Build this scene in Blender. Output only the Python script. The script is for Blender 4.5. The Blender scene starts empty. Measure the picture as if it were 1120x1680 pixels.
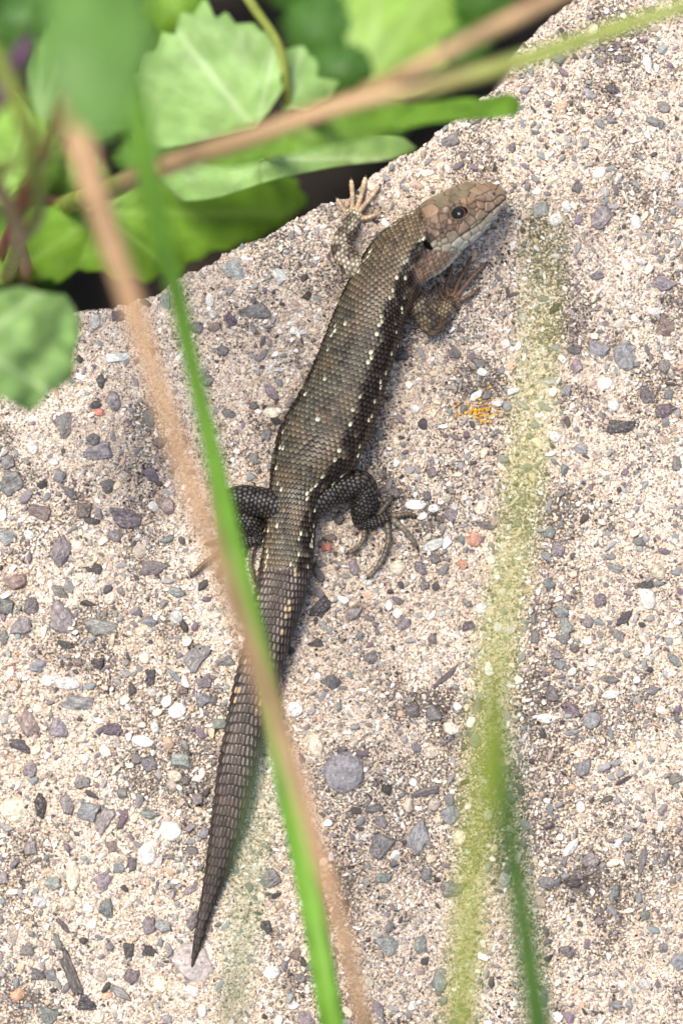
import bpy, bmesh, math, random
import numpy as np
from mathutils import Matrix, Vector

# ------------------------------------------------------------------ camera, sky, sun
scene = bpy.context.scene
col = scene.collection
rng = np.random.default_rng(7)
random.seed(7)
MM = 0.001
DIST = 700.0                       # camera to the block face, mm
TILT = math.radians(75)            # the view looks down 75 degrees
LIFT = 0.075                       # block face centre above the soil, m
UP = Vector((0, math.sin(TILT), math.cos(TILT)))      # along the face, "up"
NRM = Vector((0, -math.cos(TILT), math.sin(TILT)))    # face normal
FR = Matrix(((1, UP.x, NRM.x, 0), (0, UP.y, NRM.y, 0), (0, UP.z, NRM.z, LIFT), (0, 0, 0, 1)))   # face frame -> world

cam_data = bpy.data.cameras.new('camera')
cam = bpy.data.objects.new('camera', cam_data); col.objects.link(cam)
cam_data.sensor_fit = 'VERTICAL'; cam_data.sensor_height = 36.0
cam_data.lens = 36.0 * DIST / 168.0
cam_data.clip_start = 0.01; cam_data.clip_end = 500
cam_data.dof.use_dof = True
cam_data.dof.focus_distance = (DIST - 4.2) * MM
cam_data.dof.aperture_fstop = cam_data.lens / 24.0     # 24 mm wide aperture
cam_data.dof.aperture_blades = 9
cam.matrix_world = FR @ Matrix.Translation((0, 0, DIST * MM))
scene.camera = cam

L = Vector((-0.24, 0.30, 0.92)).normalized()          # towards the sun, in the face frame
LW = (FR.to_3x3() @ L).normalized()
sun_el = math.asin(LW.z); sun_az = math.atan2(LW.x, LW.y)
world = bpy.data.worlds.new('World'); scene.world = world
world.use_nodes = True
wn = world.node_tree.nodes; wl = world.node_tree.links
sky = wn.new('ShaderNodeTexSky'); sky.sky_type = 'NISHITA'; sky.sun_disc = False
sky.sun_elevation = sun_el; sky.sun_rotation = sun_az
sky.air_density = 1.0; sky.dust_density = 3.0; sky.ozone_density = 1.0
wn['Background'].inputs['Strength'].default_value = 0.15
wl.new(sky.outputs['Color'], wn['Background'].inputs['Color'])
sd = bpy.data.lights.new('sun', 'SUN'); sd.energy = 3.2; sd.angle = math.radians(18); sd.color = (1.0, 0.95, 0.87)
so = bpy.data.objects.new('sun', sd); col.objects.link(so)
so.rotation_euler = LW.to_track_quat('Z', 'Y').to_euler()
so.location = LW * 3
scene.view_settings.view_transform = 'Standard'
scene.view_settings.look = 'None'
scene.view_settings.exposure = 0.62
scene.view_settings.gamma = 1.0
scene.render.engine = 'CYCLES'
scene.cycles.use_denoising = True
scene.cycles.max_bounces = 8

# ------------------------------------------------------------------ helpers
def lin(c):
    c = np.asarray(c, float) / 255.0
    return np.where(c <= 0.04045, c / 12.92, ((c + 0.055) / 1.055) ** 2.4)

def P(px, py, h=0.0):
    """photo pixel and height over the face (mm) -> point in the face frame, mm"""
    k = (DIST - h) / DIST
    return np.array([(px - 560) * 0.1 * k, (840 - py) * 0.1 * k, h])

def GH(py):
    """height of the soil (face frame, mm) below picture row py"""
    return -(LIFT * 1000 + 8 + UP.z * (840 - py) * 0.1) / NRM.z

def PA(px, py, h):
    px, py, h = np.broadcast_arrays(np.asarray(px, float), np.asarray(py, float), np.asarray(h, float))
    k = (DIST - h) / DIST
    return np.stack([(px - 560) * 0.1 * k, (840 - py) * 0.1 * k, h], -1)

def hash2(i, j, seed=0):
    n = (i.astype(np.int64) * 374761393 + j.astype(np.int64) * 668265263 + seed * 1442695041) & 0xFFFFFFFF
    n = ((n ^ (n >> 13)) * 1274126177) & 0xFFFFFFFF
    n = ((n ^ (n >> 16)) * 2246822519) & 0xFFFFFFFF
    return ((n ^ (n >> 15)) & 0xFFFFFF) / float(0xFFFFFF)

def vnoise(x, y, seed=0):
    x = np.asarray(x, float); y = np.asarray(y, float)
    i = np.floor(x); j = np.floor(y); f = x - i; g = y - j
    f = f * f * (3 - 2 * f); g = g * g * (3 - 2 * g)
    i = i.astype(np.int64); j = j.astype(np.int64)
    a = hash2(i, j, seed); b = hash2(i + 1, j, seed); c = hash2(i, j + 1, seed); d = hash2(i + 1, j + 1, seed)
    return (a * (1 - f) + b * f) * (1 - g) + (c * (1 - f) + d * f) * g

def fbm(x, y, octv=4, seed=0):
    s = 0; a = 0.5; t = 0
    for k in range(octv):
        s = s + a * vnoise(x * 2 ** k, y * 2 ** k, seed + k * 17); t += a; a *= 0.5
    return s / t

def hermite(t, y, q):
    """smooth interpolation through (t, y) at q; y may have several columns"""
    t = np.asarray(t, float); y = np.asarray(y, float)
    one = y.ndim == 1
    if one: y = y[:, None]
    m = np.zeros_like(y)
    d = (y[1:] - y[:-1]) / (t[1:] - t[:-1])[:, None]
    m[1:-1] = (d[1:] * (t[1:-1] - t[:-2])[:, None] + d[:-1] * (t[2:] - t[1:-1])[:, None]) / (t[2:] - t[:-2])[:, None]
    m[0] = d[0]; m[-1] = d[-1]
    k = np.clip(np.searchsorted(t, q, side='right') - 1, 0, len(t) - 2)
    w = (t[k + 1] - t[k]); f = ((q - t[k]) / w)[:, None]; w = w[:, None]
    r = (2 * f**3 - 3 * f**2 + 1) * y[k] + (f**3 - 2 * f**2 + f) * w * m[k] + (-2 * f**3 + 3 * f**2) * y[k + 1] + (f**3 - f**2) * w * m[k + 1]
    return r[:, 0] if one else r

def sstep(a, b, x):
    t = np.clip((x - a) / (b - a), 0, 1)
    return t * t * (3 - 2 * t)

def make_mesh(name, v, faces, mat=None, smooth=True, colors=None, attrs=None):
    """v in mm; faces an (n,3) or (n,4) array, or a list of such arrays"""
    me = bpy.data.meshes.new(name)
    v = np.asarray(v, float) * MM
    if not isinstance(faces, list): faces = [faces]
    faces = [np.asarray(f, np.int64) for f in faces if len(f)]
    nl = sum(f.size for f in faces); nf = sum(len(f) for f in faces)
    me.vertices.add(len(v)); me.vertices.foreach_set('co', v.astype(np.float32).ravel())
    me.loops.add(nl); me.polygons.add(nf)
    me.loops.foreach_set('vertex_index', np.concatenate([f.ravel() for f in faces]).astype(np.int32))
    tot = np.concatenate([np.full(len(f), f.shape[1]) for f in faces])
    me.polygons.foreach_set('loop_start', (np.cumsum(tot) - tot).astype(np.int32))
    me.polygons.foreach_set('loop_total', tot.astype(np.int32))
    me.polygons.foreach_set('use_smooth', np.full(nf, bool(smooth)))
    if colors is not None:
        a = me.color_attributes.new('Col', 'FLOAT_COLOR', 'POINT')
        c = np.ones((len(v), 4), np.float32); c[:, :3] = colors
        a.data.foreach_set('color', c.ravel())
    for k, val in (attrs or {}).items():
        a = me.attributes.new(k, 'FLOAT', 'POINT'); a.data.foreach_set('value', np.asarray(val, np.float32))
    me.update(calc_edges=True)
    if mat: me.materials.append(mat)
    return me

def link(name, me, parent=None, local=None):
    o = bpy.data.objects.new(name, me); col.objects.link(o)
    if parent is not None: o.parent = parent
    if local is not None: o.matrix_basis = local
    return o

def tag(o, label=None, cat=None, group=None, kind=None):
    for k, val in (('label', label), ('category', cat), ('group', group), ('kind', kind)):
        if val: o[k] = val
    return o

def thing(name, base, label, cat, group=None):
    """an Empty at the thing's base (face frame, mm); its parts keep face-frame coordinates relative to it"""
    o = bpy.data.objects.new(name, None); col.objects.link(o)
    o.empty_display_size = 0.01
    b = Vector([float(x) * MM for x in base])
    o.matrix_basis = FR @ Matrix.Translation(b)
    o['base'] = [float(x) for x in base]
    return tag(o, label, cat, group)

def part(name, v, faces, mat, root, smooth=True, colors=None, attrs=None, parent=None):
    b = np.array(root['base'][:])
    me = make_mesh(name, np.asarray(v) - b, faces, mat, smooth, colors, attrs)
    return link(name, me, parent or root)

def grid_faces(n, m, wrap=False, off=0):
    i = np.arange(n - 1)[:, None]; j = np.arange(m if wrap else m - 1)[None, :]
    j2 = (j + 1) % m
    a = i * m + j; b = i * m + j2; c = (i + 1) * m + j2; d = (i + 1) * m + j
    return np.stack([a, b, c, d], -1).reshape(-1, 4) + off

# ------------------------------------------------------------------ materials
def new_mat(name):
    m = bpy.data.materials.new(name); m.use_nodes = True
    nt = m.node_tree
    return m, nt, nt.nodes['Principled BSDF'], nt.nodes, nt.links

def node(ns, kind, **kw):
    n = ns.new(kind)
    for k, val in kw.items():
        if hasattr(n, k): setattr(n, k, val)
        else: n.inputs[k.replace('_', ' ')].default_value = val
    return n

def ramp(ns, stops, interp='LINEAR'):
    r = ns.new('ShaderNodeValToRGB'); r.color_ramp.interpolation = interp
    e = r.color_ramp.elements
    while len(e) < len(stops): e.new(0.5)
    for k, (p, c) in enumerate(stops):
        e[k].position = p; e[k].color = (*c, 1)
    return r

def mixc(ns, ls, fac, a, b, mode='MIX'):
    m = ns.new('ShaderNodeMix'); m.data_type = 'RGBA'; m.blend_type = mode
    for s, val in ((0, fac), (6, a), (7, b)):
        if hasattr(val, 'links'): ls.new(val, m.inputs[s])
        elif isinstance(val, (int, float)): m.inputs[s].default_value = val
        else: m.inputs[s].default_value = (*val, 1)
    return m.outputs[2]

def mat_concrete():
    m, nt, bs, ns, ls = new_mat('concrete')
    tc = ns.new('ShaderNodeTexCoord')
    mp = node(ns, 'ShaderNodeMapping'); mp.inputs['Scale'].default_value = (1000, 1000, 1000)
    ls.new(tc.outputs['Object'], mp.inputs['Vector'])
    # warp so that cells are not too regular
    nz = node(ns, 'ShaderNodeTexNoise', Scale=1.6, Detail=3.0); ls.new(mp.outputs[0], nz.inputs['Vector'])
    add = ns.new('ShaderNodeVectorMath'); add.operation = 'MULTIPLY_ADD'
    ls.new(nz.outputs['Color'], add.inputs[0]); add.inputs[1].default_value = (0.7, 0.7, 0.7); ls.new(mp.outputs[0], add.inputs[2])
    v1 = node(ns, 'ShaderNodeTexVoronoi', Scale=1.9); ls.new(add.outputs[0], v1.inputs['Vector'])
    v2 = node(ns, 'ShaderNodeTexVoronoi', Scale=4.2); ls.new(add.outputs[0], v2.inputs['Vector'])
    sep1 = ns.new('ShaderNodeSeparateColor'); ls.new(v1.outputs['Color'], sep1.inputs[0])
    sep2 = ns.new('ShaderNodeSeparateColor'); ls.new(v2.outputs['Color'], sep2.inputs[0])
    r1 = ramp(ns, [(0, lin((222, 203, 180))), (0.34, lin((238, 222, 202))), (0.48, lin((206, 187, 166))), (0.58, lin((236, 230, 220))),
                   (0.70, lin((140, 135, 134))), (0.86, lin((176, 154, 134)))], 'CONSTANT'); ls.new(sep1.outputs[0], r1.inputs[0])
    r2 = ramp(ns, [(0, lin((232, 212, 190))), (0.55, lin((220, 196, 172))), (0.78, lin((238, 228, 216))), (0.80, lin((128, 122, 120))), (0.89, lin((62, 55, 51)))], 'CONSTANT')
    ls.new(sep2.outputs[1], r2.inputs[0])
    c = mixc(ns, ls, 0.5, r1.outputs[0], r2.outputs[0])
    # broad hue drift
    big = node(ns, 'ShaderNodeTexNoise', Scale=0.07, Detail=4.0); ls.new(mp.outputs[0], big.inputs['Vector'])
    rb = ramp(ns, [(0.35, (0.86, 0.83, 0.80)), (0.65, (1.0, 1.0, 1.0))]); ls.new(big.outputs[0], rb.inputs[0])
    c = mixc(ns, ls, 1.0, c, rb.outputs[0], 'MULTIPLY')
    # black lichen specks and grime, plus painted shade, denser where the map says so
    at = node(ns, 'ShaderNodeAttribute', attribute_name='dirt_shade')
    sp = node(ns, 'ShaderNodeTexNoise', Scale=2.6, Detail=5.0, Roughness=0.7); ls.new(mp.outputs[0], sp.inputs['Vector'])
    ad = ns.new('ShaderNodeMath'); ad.operation = 'MULTIPLY_ADD'; ls.new(at.outputs['Fac'], ad.inputs[0]); ad.inputs[1].default_value = 0.19; ls.new(sp.outputs[0], ad.inputs[2])
    rd = ramp(ns, [(0.545, (0, 0, 0)), (0.61, (1, 1, 1))]); ls.new(ad.outputs[0], rd.inputs[0])
    sc = ns.new('ShaderNodeMath'); sc.operation = 'MULTIPLY'; ls.new(rd.outputs[0], sc.inputs[0]); sc.inputs[1].default_value = 0.85
    c = mixc(ns, ls, sc.outputs[0], c, lin((54, 47, 43)))
    ls.new(c, bs.inputs['Base Color'])
    bs.inputs['Roughness'].default_value = 0.9; bs.inputs['Specular IOR Level'].default_value = 0.25
    # relief of the grains
    b1 = node(ns, 'ShaderNodeBump', Strength=0.9, Distance=0.00032); b1.invert = True; ls.new(v1.outputs['Distance'], b1.inputs['Height'])
    b2 = node(ns, 'ShaderNodeBump', Strength=0.8, Distance=0.00016); b2.invert = True; ls.new(v2.outputs['Distance'], b2.inputs['Height']); ls.new(b1.outputs[0], b2.inputs['Normal'])
    fn = node(ns, 'ShaderNodeTexNoise', Scale=7.0, Detail=4.0); ls.new(mp.outputs[0], fn.inputs['Vector'])
    b3 = node(ns, 'ShaderNodeBump', Strength=0.7, Distance=0.0001); ls.new(fn.outputs[0], b3.inputs['Height']); ls.new(b2.outputs[0], b3.inputs['Normal'])
    ls.new(b3.outputs[0], bs.inputs['Normal'])
    return m

def mat_stone():
    m, nt, bs, ns, ls = new_mat('stone')
    tc = ns.new('ShaderNodeTexCoord'); oi = ns.new('ShaderNodeObjectInfo')
    mp = node(ns, 'ShaderNodeMapping'); mp.inputs['Scale'].default_value = (1000, 1000, 1000); ls.new(tc.outputs['Object'], mp.inputs['Vector'])
    cx = ns.new('ShaderNodeCombineXYZ')
    mu = ns.new('ShaderNodeMath'); mu.operation = 'MULTIPLY'; ls.new(oi.outputs['Random'], mu.inputs[0]); mu.inputs[1].default_value = 90.0
    ls.new(mu.outputs[0], cx.inputs[2]); ls.new(mu.outputs[0], cx.inputs[0]); ls.new(cx.outputs[0], mp.inputs['Location'])
    n1 = node(ns, 'ShaderNodeTexNoise', Scale=1.5, Detail=6.0, Roughness=0.65); ls.new(mp.outputs[0], n1.inputs['Vector'])
    n2 = node(ns, 'ShaderNodeTexNoise', Scale=5.0, Detail=4.0, Roughness=0.7); ls.new(mp.outputs[0], n2.inputs['Vector'])
    r1 = ramp(ns, [(0.32, (0.50, 0.48, 0.48)), (0.5, (0.95, 0.95, 0.95)), (0.68, (1.55, 1.5, 1.44))]); ls.new(n1.outputs[0], r1.inputs[0])
    c = mixc(ns, ls, 1.0, oi.outputs['Color'], r1.outputs[0], 'MULTIPLY')
    r2 = ramp(ns, [(0.36, (0.30, 0.28, 0.27)), (0.44, (1, 1, 1))]); ls.new(n2.outputs[0], r2.inputs[0])
    c = mixc(ns, ls, 0.75, c, r2.outputs[0], 'MULTIPLY')
    r3 = ramp(ns, [(0.56, (0, 0, 0)), (0.64, (1, 1, 1))]); ls.new(n2.outputs[0], r3.inputs[0])
    k3 = ns.new('ShaderNodeMath'); k3.operation = 'MULTIPLY'; ls.new(r3.outputs[0], k3.inputs[0]); k3.inputs[1].default_value = 0.42
    c = mixc(ns, ls, k3.outputs[0], c, lin((214, 198, 182)))
    ls.new(c, bs.inputs['Base Color'])
    bs.inputs['Roughness'].default_value = 0.7; bs.inputs['Specular IOR Level'].default_value = 0.35
    b1 = node(ns, 'ShaderNodeBump', Strength=0.9, Distance=0.0005); ls.new(n1.outputs[0], b1.inputs['Height'])
    b2 = node(ns, 'ShaderNodeBump', Strength=0.8, Distance=0.00018); ls.new(n2.outputs[0], b2.inputs['Height']); ls.new(b1.outputs[0], b2.inputs['Normal'])
    ls.new(b2.outputs[0], bs.inputs['Normal'])
    return m

def mat_grain():
    m, nt, bs, ns, ls = new_mat('gravel')
    at = node(ns, 'ShaderNodeAttribute', attribute_name='Col')
    tc = ns.new('ShaderNodeTexCoord'); n1 = node(ns, 'ShaderNodeTexNoise', Scale=3500.0, Detail=3.0); ls.new(tc.outputs['Object'], n1.inputs['Vector'])
    r1 = ramp(ns, [(0.3, (0.66, 0.64, 0.62)), (0.6, (1.08, 1.08, 1.08))]); ls.new(n1.outputs[0], r1.inputs[0])
    ls.new(mixc(ns, ls, 1.0, at.outputs['Color'], r1.outputs[0], 'MULTIPLY'), bs.inputs['Base Color'])
    bs.inputs['Roughness'].default_value = 0.65; bs.inputs['Specular IOR Level'].default_value = 0.4
    b1 = node(ns, 'ShaderNodeBump', Strength=0.6, Distance=0.0001); ls.new(n1.outputs[0], b1.inputs['Height']); ls.new(b1.outputs[0], bs.inputs['Normal'])
    return m

def mat_skin():
    m, nt, bs, ns, ls = new_mat('lizard_skin')
    at = node(ns, 'ShaderNodeAttribute', attribute_name='Col')
    tc = ns.new('ShaderNodeTexCoord'); n1 = node(ns, 'ShaderNodeTexNoise', Scale=2600.0, Detail=3.0); ls.new(tc.outputs['Object'], n1.inputs['Vector'])
    r1 = ramp(ns, [(0.3, (0.8, 0.8, 0.8)), (0.7, (1.14, 1.14, 1.14))]); ls.new(n1.outputs[0], r1.inputs[0])
    ls.new(mixc(ns, ls, 1.0, at.outputs['Color'], r1.outputs[0], 'MULTIPLY'), bs.inputs['Base Color'])
    rr = ramp(ns, [(0.3, (0.28, 0.28, 0.28)), (0.7, (0.44, 0.44, 0.44))]); ls.new(n1.outputs[0], rr.inputs[0])
    ls.new(rr.outputs[0], bs.inputs['Roughness']); 
    bw = ns.new('ShaderNodeRGBToBW'); ls.new(at.outputs['Color'], bw.inputs[0])
    mu = ns.new('ShaderNodeMath'); mu.operation = 'MULTIPLY'; mu.use_clamp = True; ls.new(bw.outputs[0], mu.inputs[0]); mu.inputs[1].default_value = 40.0
    mu2 = ns.new('ShaderNodeMath'); mu2.operation = 'MULTIPLY'; ls.new(mu.outputs[0], mu2.inputs[0]); mu2.inputs[1].default_value = 0.38
    ls.new(mu2.outputs[0], bs.inputs['Specular IOR Level'])
    b1 = node(ns, 'ShaderNodeBump', Strength=0.35, Distance=0.00006); ls.new(n1.outputs[0], b1.inputs['Height']); ls.new(b1.outputs[0], bs.inputs['Normal'])
    return m

def mat_eye():
    m, nt, bs, ns, ls = new_mat('eye')
    tc = ns.new('ShaderNodeTexCoord'); sx = ns.new('ShaderNodeSeparateXYZ'); ls.new(tc.outputs['Object'], sx.inputs[0])
    v = ns.new('ShaderNodeVectorMath'); v.operation = 'LENGTH'
    cx = ns.new('ShaderNodeCombineXYZ'); ls.new(sx.outputs[0], cx.inputs[0]); ls.new(sx.outputs[1], cx.inputs[1]); ls.new(cx.outputs[0], v.inputs[0])
    mu = ns.new('ShaderNodeMath'); mu.operation = 'MULTIPLY'; ls.new(v.outputs['Value'], mu.inputs[0]); mu.inputs[1].default_value = 500.0   # r = 2 mm -> 1
    r = ramp(ns, [(0.0, (0.004, 0.004, 0.005)), (0.48, (0.004, 0.004, 0.005)), (0.495, lin((168, 98, 52))), (0.525, lin((104, 60, 34))), (0.55, lin((24, 16, 12)))])
    ls.new(mu.outputs[0], r.inputs[0]); ls.new(r.outputs[0], bs.inputs['Base Color'])
    bs.inputs['Roughness'].default_value = 0.05; bs.inputs['Specular IOR Level'].default_value = 0.35
    bs.inputs['Coat Weight'].default_value = 0.2; bs.inputs['Coat Roughness'].default_value = 0.03
    return m

def mat_leaf(name, top, vein, trans=0.4, tcol=None, rough=0.5):
    m, nt, bs, ns, ls = new_mat(name)
    tc = ns.new('ShaderNodeTexCoord')
    n1 = node(ns, 'ShaderNodeTexNoise', Scale=220.0, Detail=5.0); ls.new(tc.outputs['Object'], n1.inputs['Vector'])
    at = node(ns, 'ShaderNodeAttribute', attribute_name='vein')
    r1 = ramp(ns, [(0.3, tuple(np.array(lin(top)) * 0.72)), (0.7, tuple(np.array(lin(top)) * 1.2))]); ls.new(n1.outputs[0], r1.inputs[0])
    c = mixc(ns, ls, at.outputs['Fac'], r1.outputs[0], lin(vein))
    ls.new(c, bs.inputs['Base Color']); bs.inputs['Roughness'].default_value = rough; bs.inputs['Specular IOR Level'].default_value = 0.4
    n2 = node(ns, 'ShaderNodeTexNoise', Scale=900.0, Detail=3.0); ls.new(tc.outputs['Object'], n2.inputs['Vector'])
    b1 = node(ns, 'ShaderNodeBump', Strength=0.5, Distance=0.0003); ls.new(n2.outputs[0], b1.inputs['Height']); ls.new(b1.outputs[0], bs.inputs['Normal'])
    tr = ns.new('ShaderNodeBsdfTranslucent')
    tr.inputs['Color'].default_value = (*lin(tcol or top), 1)
    mx = ns.new('ShaderNodeMixShader'); mx.inputs[0].default_value = trans
    ls.new(bs.outputs[0], mx.inputs[1]); ls.new(tr.outputs[0], mx.inputs[2])
    ls.new(mx.outputs[0], nt.nodes['Material Output'].inputs['Surface'])
    return m

def mat_soil():
    m, nt, bs, ns, ls = new_mat('soil')
    tc = ns.new('ShaderNodeTexCoord')
    n1 = node(ns, 'ShaderNodeTexNoise', Scale=60.0, Detail=8.0, Roughness=0.7); ls.new(tc.outputs['Object'], n1.inputs['Vector'])
    r1 = ramp(ns, [(0.3, lin((30, 24, 17))), (0.55, lin((52, 42, 31))), (0.75, lin((84, 70, 52)))]); ls.new(n1.outputs[0], r1.inputs[0])
    ls.new(r1.outputs[0], bs.inputs['Base Color']); bs.inputs['Roughness'].default_value = 0.95
    b = node(ns, 'ShaderNodeBump', Strength=1.0, Distance=0.004); ls.new(n1.outputs[0], b.inputs['Height']); ls.new(b.outputs[0], bs.inputs['Normal'])
    return m

M_CONC, M_STONE, M_GRAIN, M_SKIN, M_EYE, M_SOIL = mat_concrete(), mat_stone(), mat_grain(), mat_skin(), mat_eye(), mat_soil()

# ------------------------------------------------------------------ ground
def build_ground():
    a = np.linspace(-1, 1, 121)
    g = np.sign(a) * (np.abs(a) * 0.25 + np.abs(a) ** 7 * 120)
    x, y = np.meshgrid(g, g, indexing='ij')
    z = -0.012 + 0.014 * (fbm(x * 22 + 50, y * 22 + 50, 5, 3) - 0.2) * np.exp(-np.hypot(x, y))
    v = np.stack([x, y, z], -1).reshape(-1, 3) / MM
    o = link('ground', make_mesh('ground', v, grid_faces(121, 121), M_SOIL))
    tag(o, kind='structure')
build_ground()

# ------------------------------------------------------------------ concrete block
EDGE = np.array([(-260, 585), (-120, 560), (0, 535), (70, 520), (125, 511), (180, 503), (215, 496), (262, 481), (292, 455), (345, 433), (366, 414), (402, 398), (440, 384),
                 (482, 359), (530, 333), (566, 325), (602, 294), (640, 264), (688, 241), (722, 210), (742, 196), (785, 163), (828, 132), (850, 78), (905, 25), (945, -5), (1010, -60), (1100, -160)], float)

def edge_dist(u, v):
    """signed distance (mm) to the broken upper edge: positive on the block"""
    e = np.stack([(EDGE[:, 0] - 560) * 0.1, (840 - EDGE[:, 1]) * 0.1], -1)
    best = np.full(u.shape, 1e9); sgn = np.ones(u.shape)
    for a, b in zip(e[:-1], e[1:]):
        d = b - a; t = np.clip(((u - a[0]) * d[0] + (v - a[1]) * d[1]) / (d @ d), 0, 1)
        qx = u - a[0] - t * d[0]; qy = v - a[1] - t * d[1]
        dd = np.hypot(qx, qy); s = np.where(d[0] * (v - a[1]) - d[1] * (u - a[0]) > 0, -1.0, 1.0)
        k = dd < best
        best = np.where(k, dd, best); sgn = np.where(k, s, sgn)
    return best * sgn

def Hs(u, v):
    """gentle relief of the block face, mm"""
    return 0.9 * (fbm(u * 0.06 + 9, v * 0.06 + 4, 3, 5) - 0.5) + 0.5 * (fbm(u * 0.3 + 3, v * 0.3, 3, 8) - 0.5)

DIRT_SHADE = [(680, 1160, 90, 70, .9), (700, 800, 110, 120, .55), (960, 1480, 120, 100, .7), (760, 500, 90, 90, .5), (900, 640, 180, 200, .45), (1060, 300, 70, 90, .5),
        (930, 820, 140, 140, .4), (250, 1010, 80, 60, .3), (300, 1290, 90, 60, .3), (990, 110, 90, 80, .45), (560, 1000, 120, 120, .35), (60, 1640, 60, 60, .5), (1080, 900, 70, 100, .5),
        (540, 1420, 80, 50, .5), (620, 700, 60, 90, .5), (840, 1150, 120, 140, .35), (640, 1640, 120, 60, .3), (880, 1660, 60, 50, .7)]  # stained areas, plus soft shade painted beside the body and under the head
def dirt_shade_map(u, v):
    px = u * 10 + 560; py = 840 - v * 10
    d = np.zeros_like(u)
    for x, y, sx, sy, a in DIRT_SHADE: d = np.maximum(d, a * np.exp(-((px - x) / sx) ** 2 - ((py - y) / sy) ** 2))
    n = fbm(u * 0.16 + 3, v * 0.16, 5, 21); return np.clip(0.75 * d * sstep(0.36, 0.62, n) * 1.3 + 0.42 * sstep(0.50, 0.68, fbm(u * 0.09, v * 0.09 + 8, 5, 25)), 0, 1)

def grain_zone(u, v):
    """how far the cement has washed out from between the grains, 0..1"""
    z = 0.35 + 0.65 * sstep(0.40, 0.62, fbm(u * 0.11 + 7, v * 0.11, 3, 77)) + 0.5 * dirt_shade_map(u, v) - 0.28 * sstep(0, -30, u) * sstep(-40, 20, v)
    return np.clip(z, 0, 1)

block = thing('concrete_block', (0, 0, -40), 'broken slab of weathered pebbly concrete that the lizard lies on', 'concrete block')

def build_block():
    st = 0.34
    u = np.arange(-72, 76.01, st); v = np.arange(-104, 104.01, st)
    U, V = np.meshgrid(u, v, indexing='ij')
    rag = 0.5 * (fbm(U * 0.8, V * 0.8, 4, 31) - 0.5) * 2
    d = edge_dist(U, V) + rag
    d2 = np.minimum.reduce([U + 66, 70 - U, V + 98, d])
    Z = Hs(U, V) + 0.16 * (fbm(U * 1.4, V * 1.4, 3, 41) - 0.5) * 2 + 0.10 * (hash2(np.round(U / st).astype(np.int64), np.round(V / st).astype(np.int64), 3) - 0.5)
    Z += 0.20 * (np.abs(fbm(U * 0.7 + 5, V * 0.7, 3, 51) - 0.5) * 4 - 0.5)
    Z += 0.30 * (fbm(U * 0.45 + 15, V * 0.45, 4, 57) - 0.5) * 2
    Z -= 0.26 * grain_zone(U, V)
    pr_ = random.Random(77)
    for _ in range(420):                          # small holes left by air bubbles and lost grains
        pu, pv, pq, pd = pr_.uniform(-62, 66), pr_.uniform(-92, 86), pr_.uniform(0.3, 0.95), pr_.uniform(0.4, 1.0)
        i0, i1 = np.searchsorted(u, [pu - 2.2, pu + 2.2]); j0, j1 = np.searchsorted(v, [pv - 2.2, pv + 2.2])
        uu, vv = U[i0:i1, j0:j1] - pu, V[i0:i1, j0:j1] - pv
        rr_ = np.hypot(uu * pr_.uniform(.6, 1), vv) + 0.35 * (vnoise(uu * 1.6 + pu, vv * 1.6 + pv, 63) - 0.5)
        Z[i0:i1, j0:j1] -= pd * sstep(pq, pq * 0.45, rr_)
    for bu, bv_, ba, bb, bang in BIG:            # stones sit in shallow pits
        i0, i1 = np.searchsorted(u, [bu - ba * 1.5 - 1, bu + ba * 1.5 + 1]); j0, j1 = np.searchsorted(v, [bv_ - ba * 1.5 - 1, bv_ + ba * 1.5 + 1])
        uu, vv = U[i0:i1, j0:j1] - bu, V[i0:i1, j0:j1] - bv_
        ex = (uu * math.cos(bang) + vv * math.sin(bang)) / ba; ey = (-uu * math.sin(bang) + vv * math.cos(bang)) / bb
        e_ = np.hypot(ex, ey); wd = 0.30 / min(ba, bb)
        Z[i0:i1, j0:j1] -= 0.30 * np.exp(-((e_ - 0.98) / wd) ** 2) * sstep(0.25, 0.6, vnoise(uu * 0.9 + bu, vv * 0.9 + bv_, 61))
    Z = Z - np.where(d2 > 0, 0.28 * np.clip(1.3 - d2, 0, 1.3) ** 2, 0.47) - np.where(d2 < 0, 60.0 * np.clip(-d2, 0, 1.02) , 0)
    keep = d2 > -1.05
    keep = keep.ravel()
    idx = -np.ones(keep.size, np.int64); idx[keep] = np.arange(keep.sum())
    f = idx[grid_faces(len(u), len(v))]; f = f[(f >= 0).all(1)]
    pts = np.stack([U, V, Z], -1).reshape(-1, 3)[keep]
    part('cement', pts, f, M_CONC, block, attrs={'dirt_shade': dirt_shade_map(U, V).ravel()[keep]})

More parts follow.
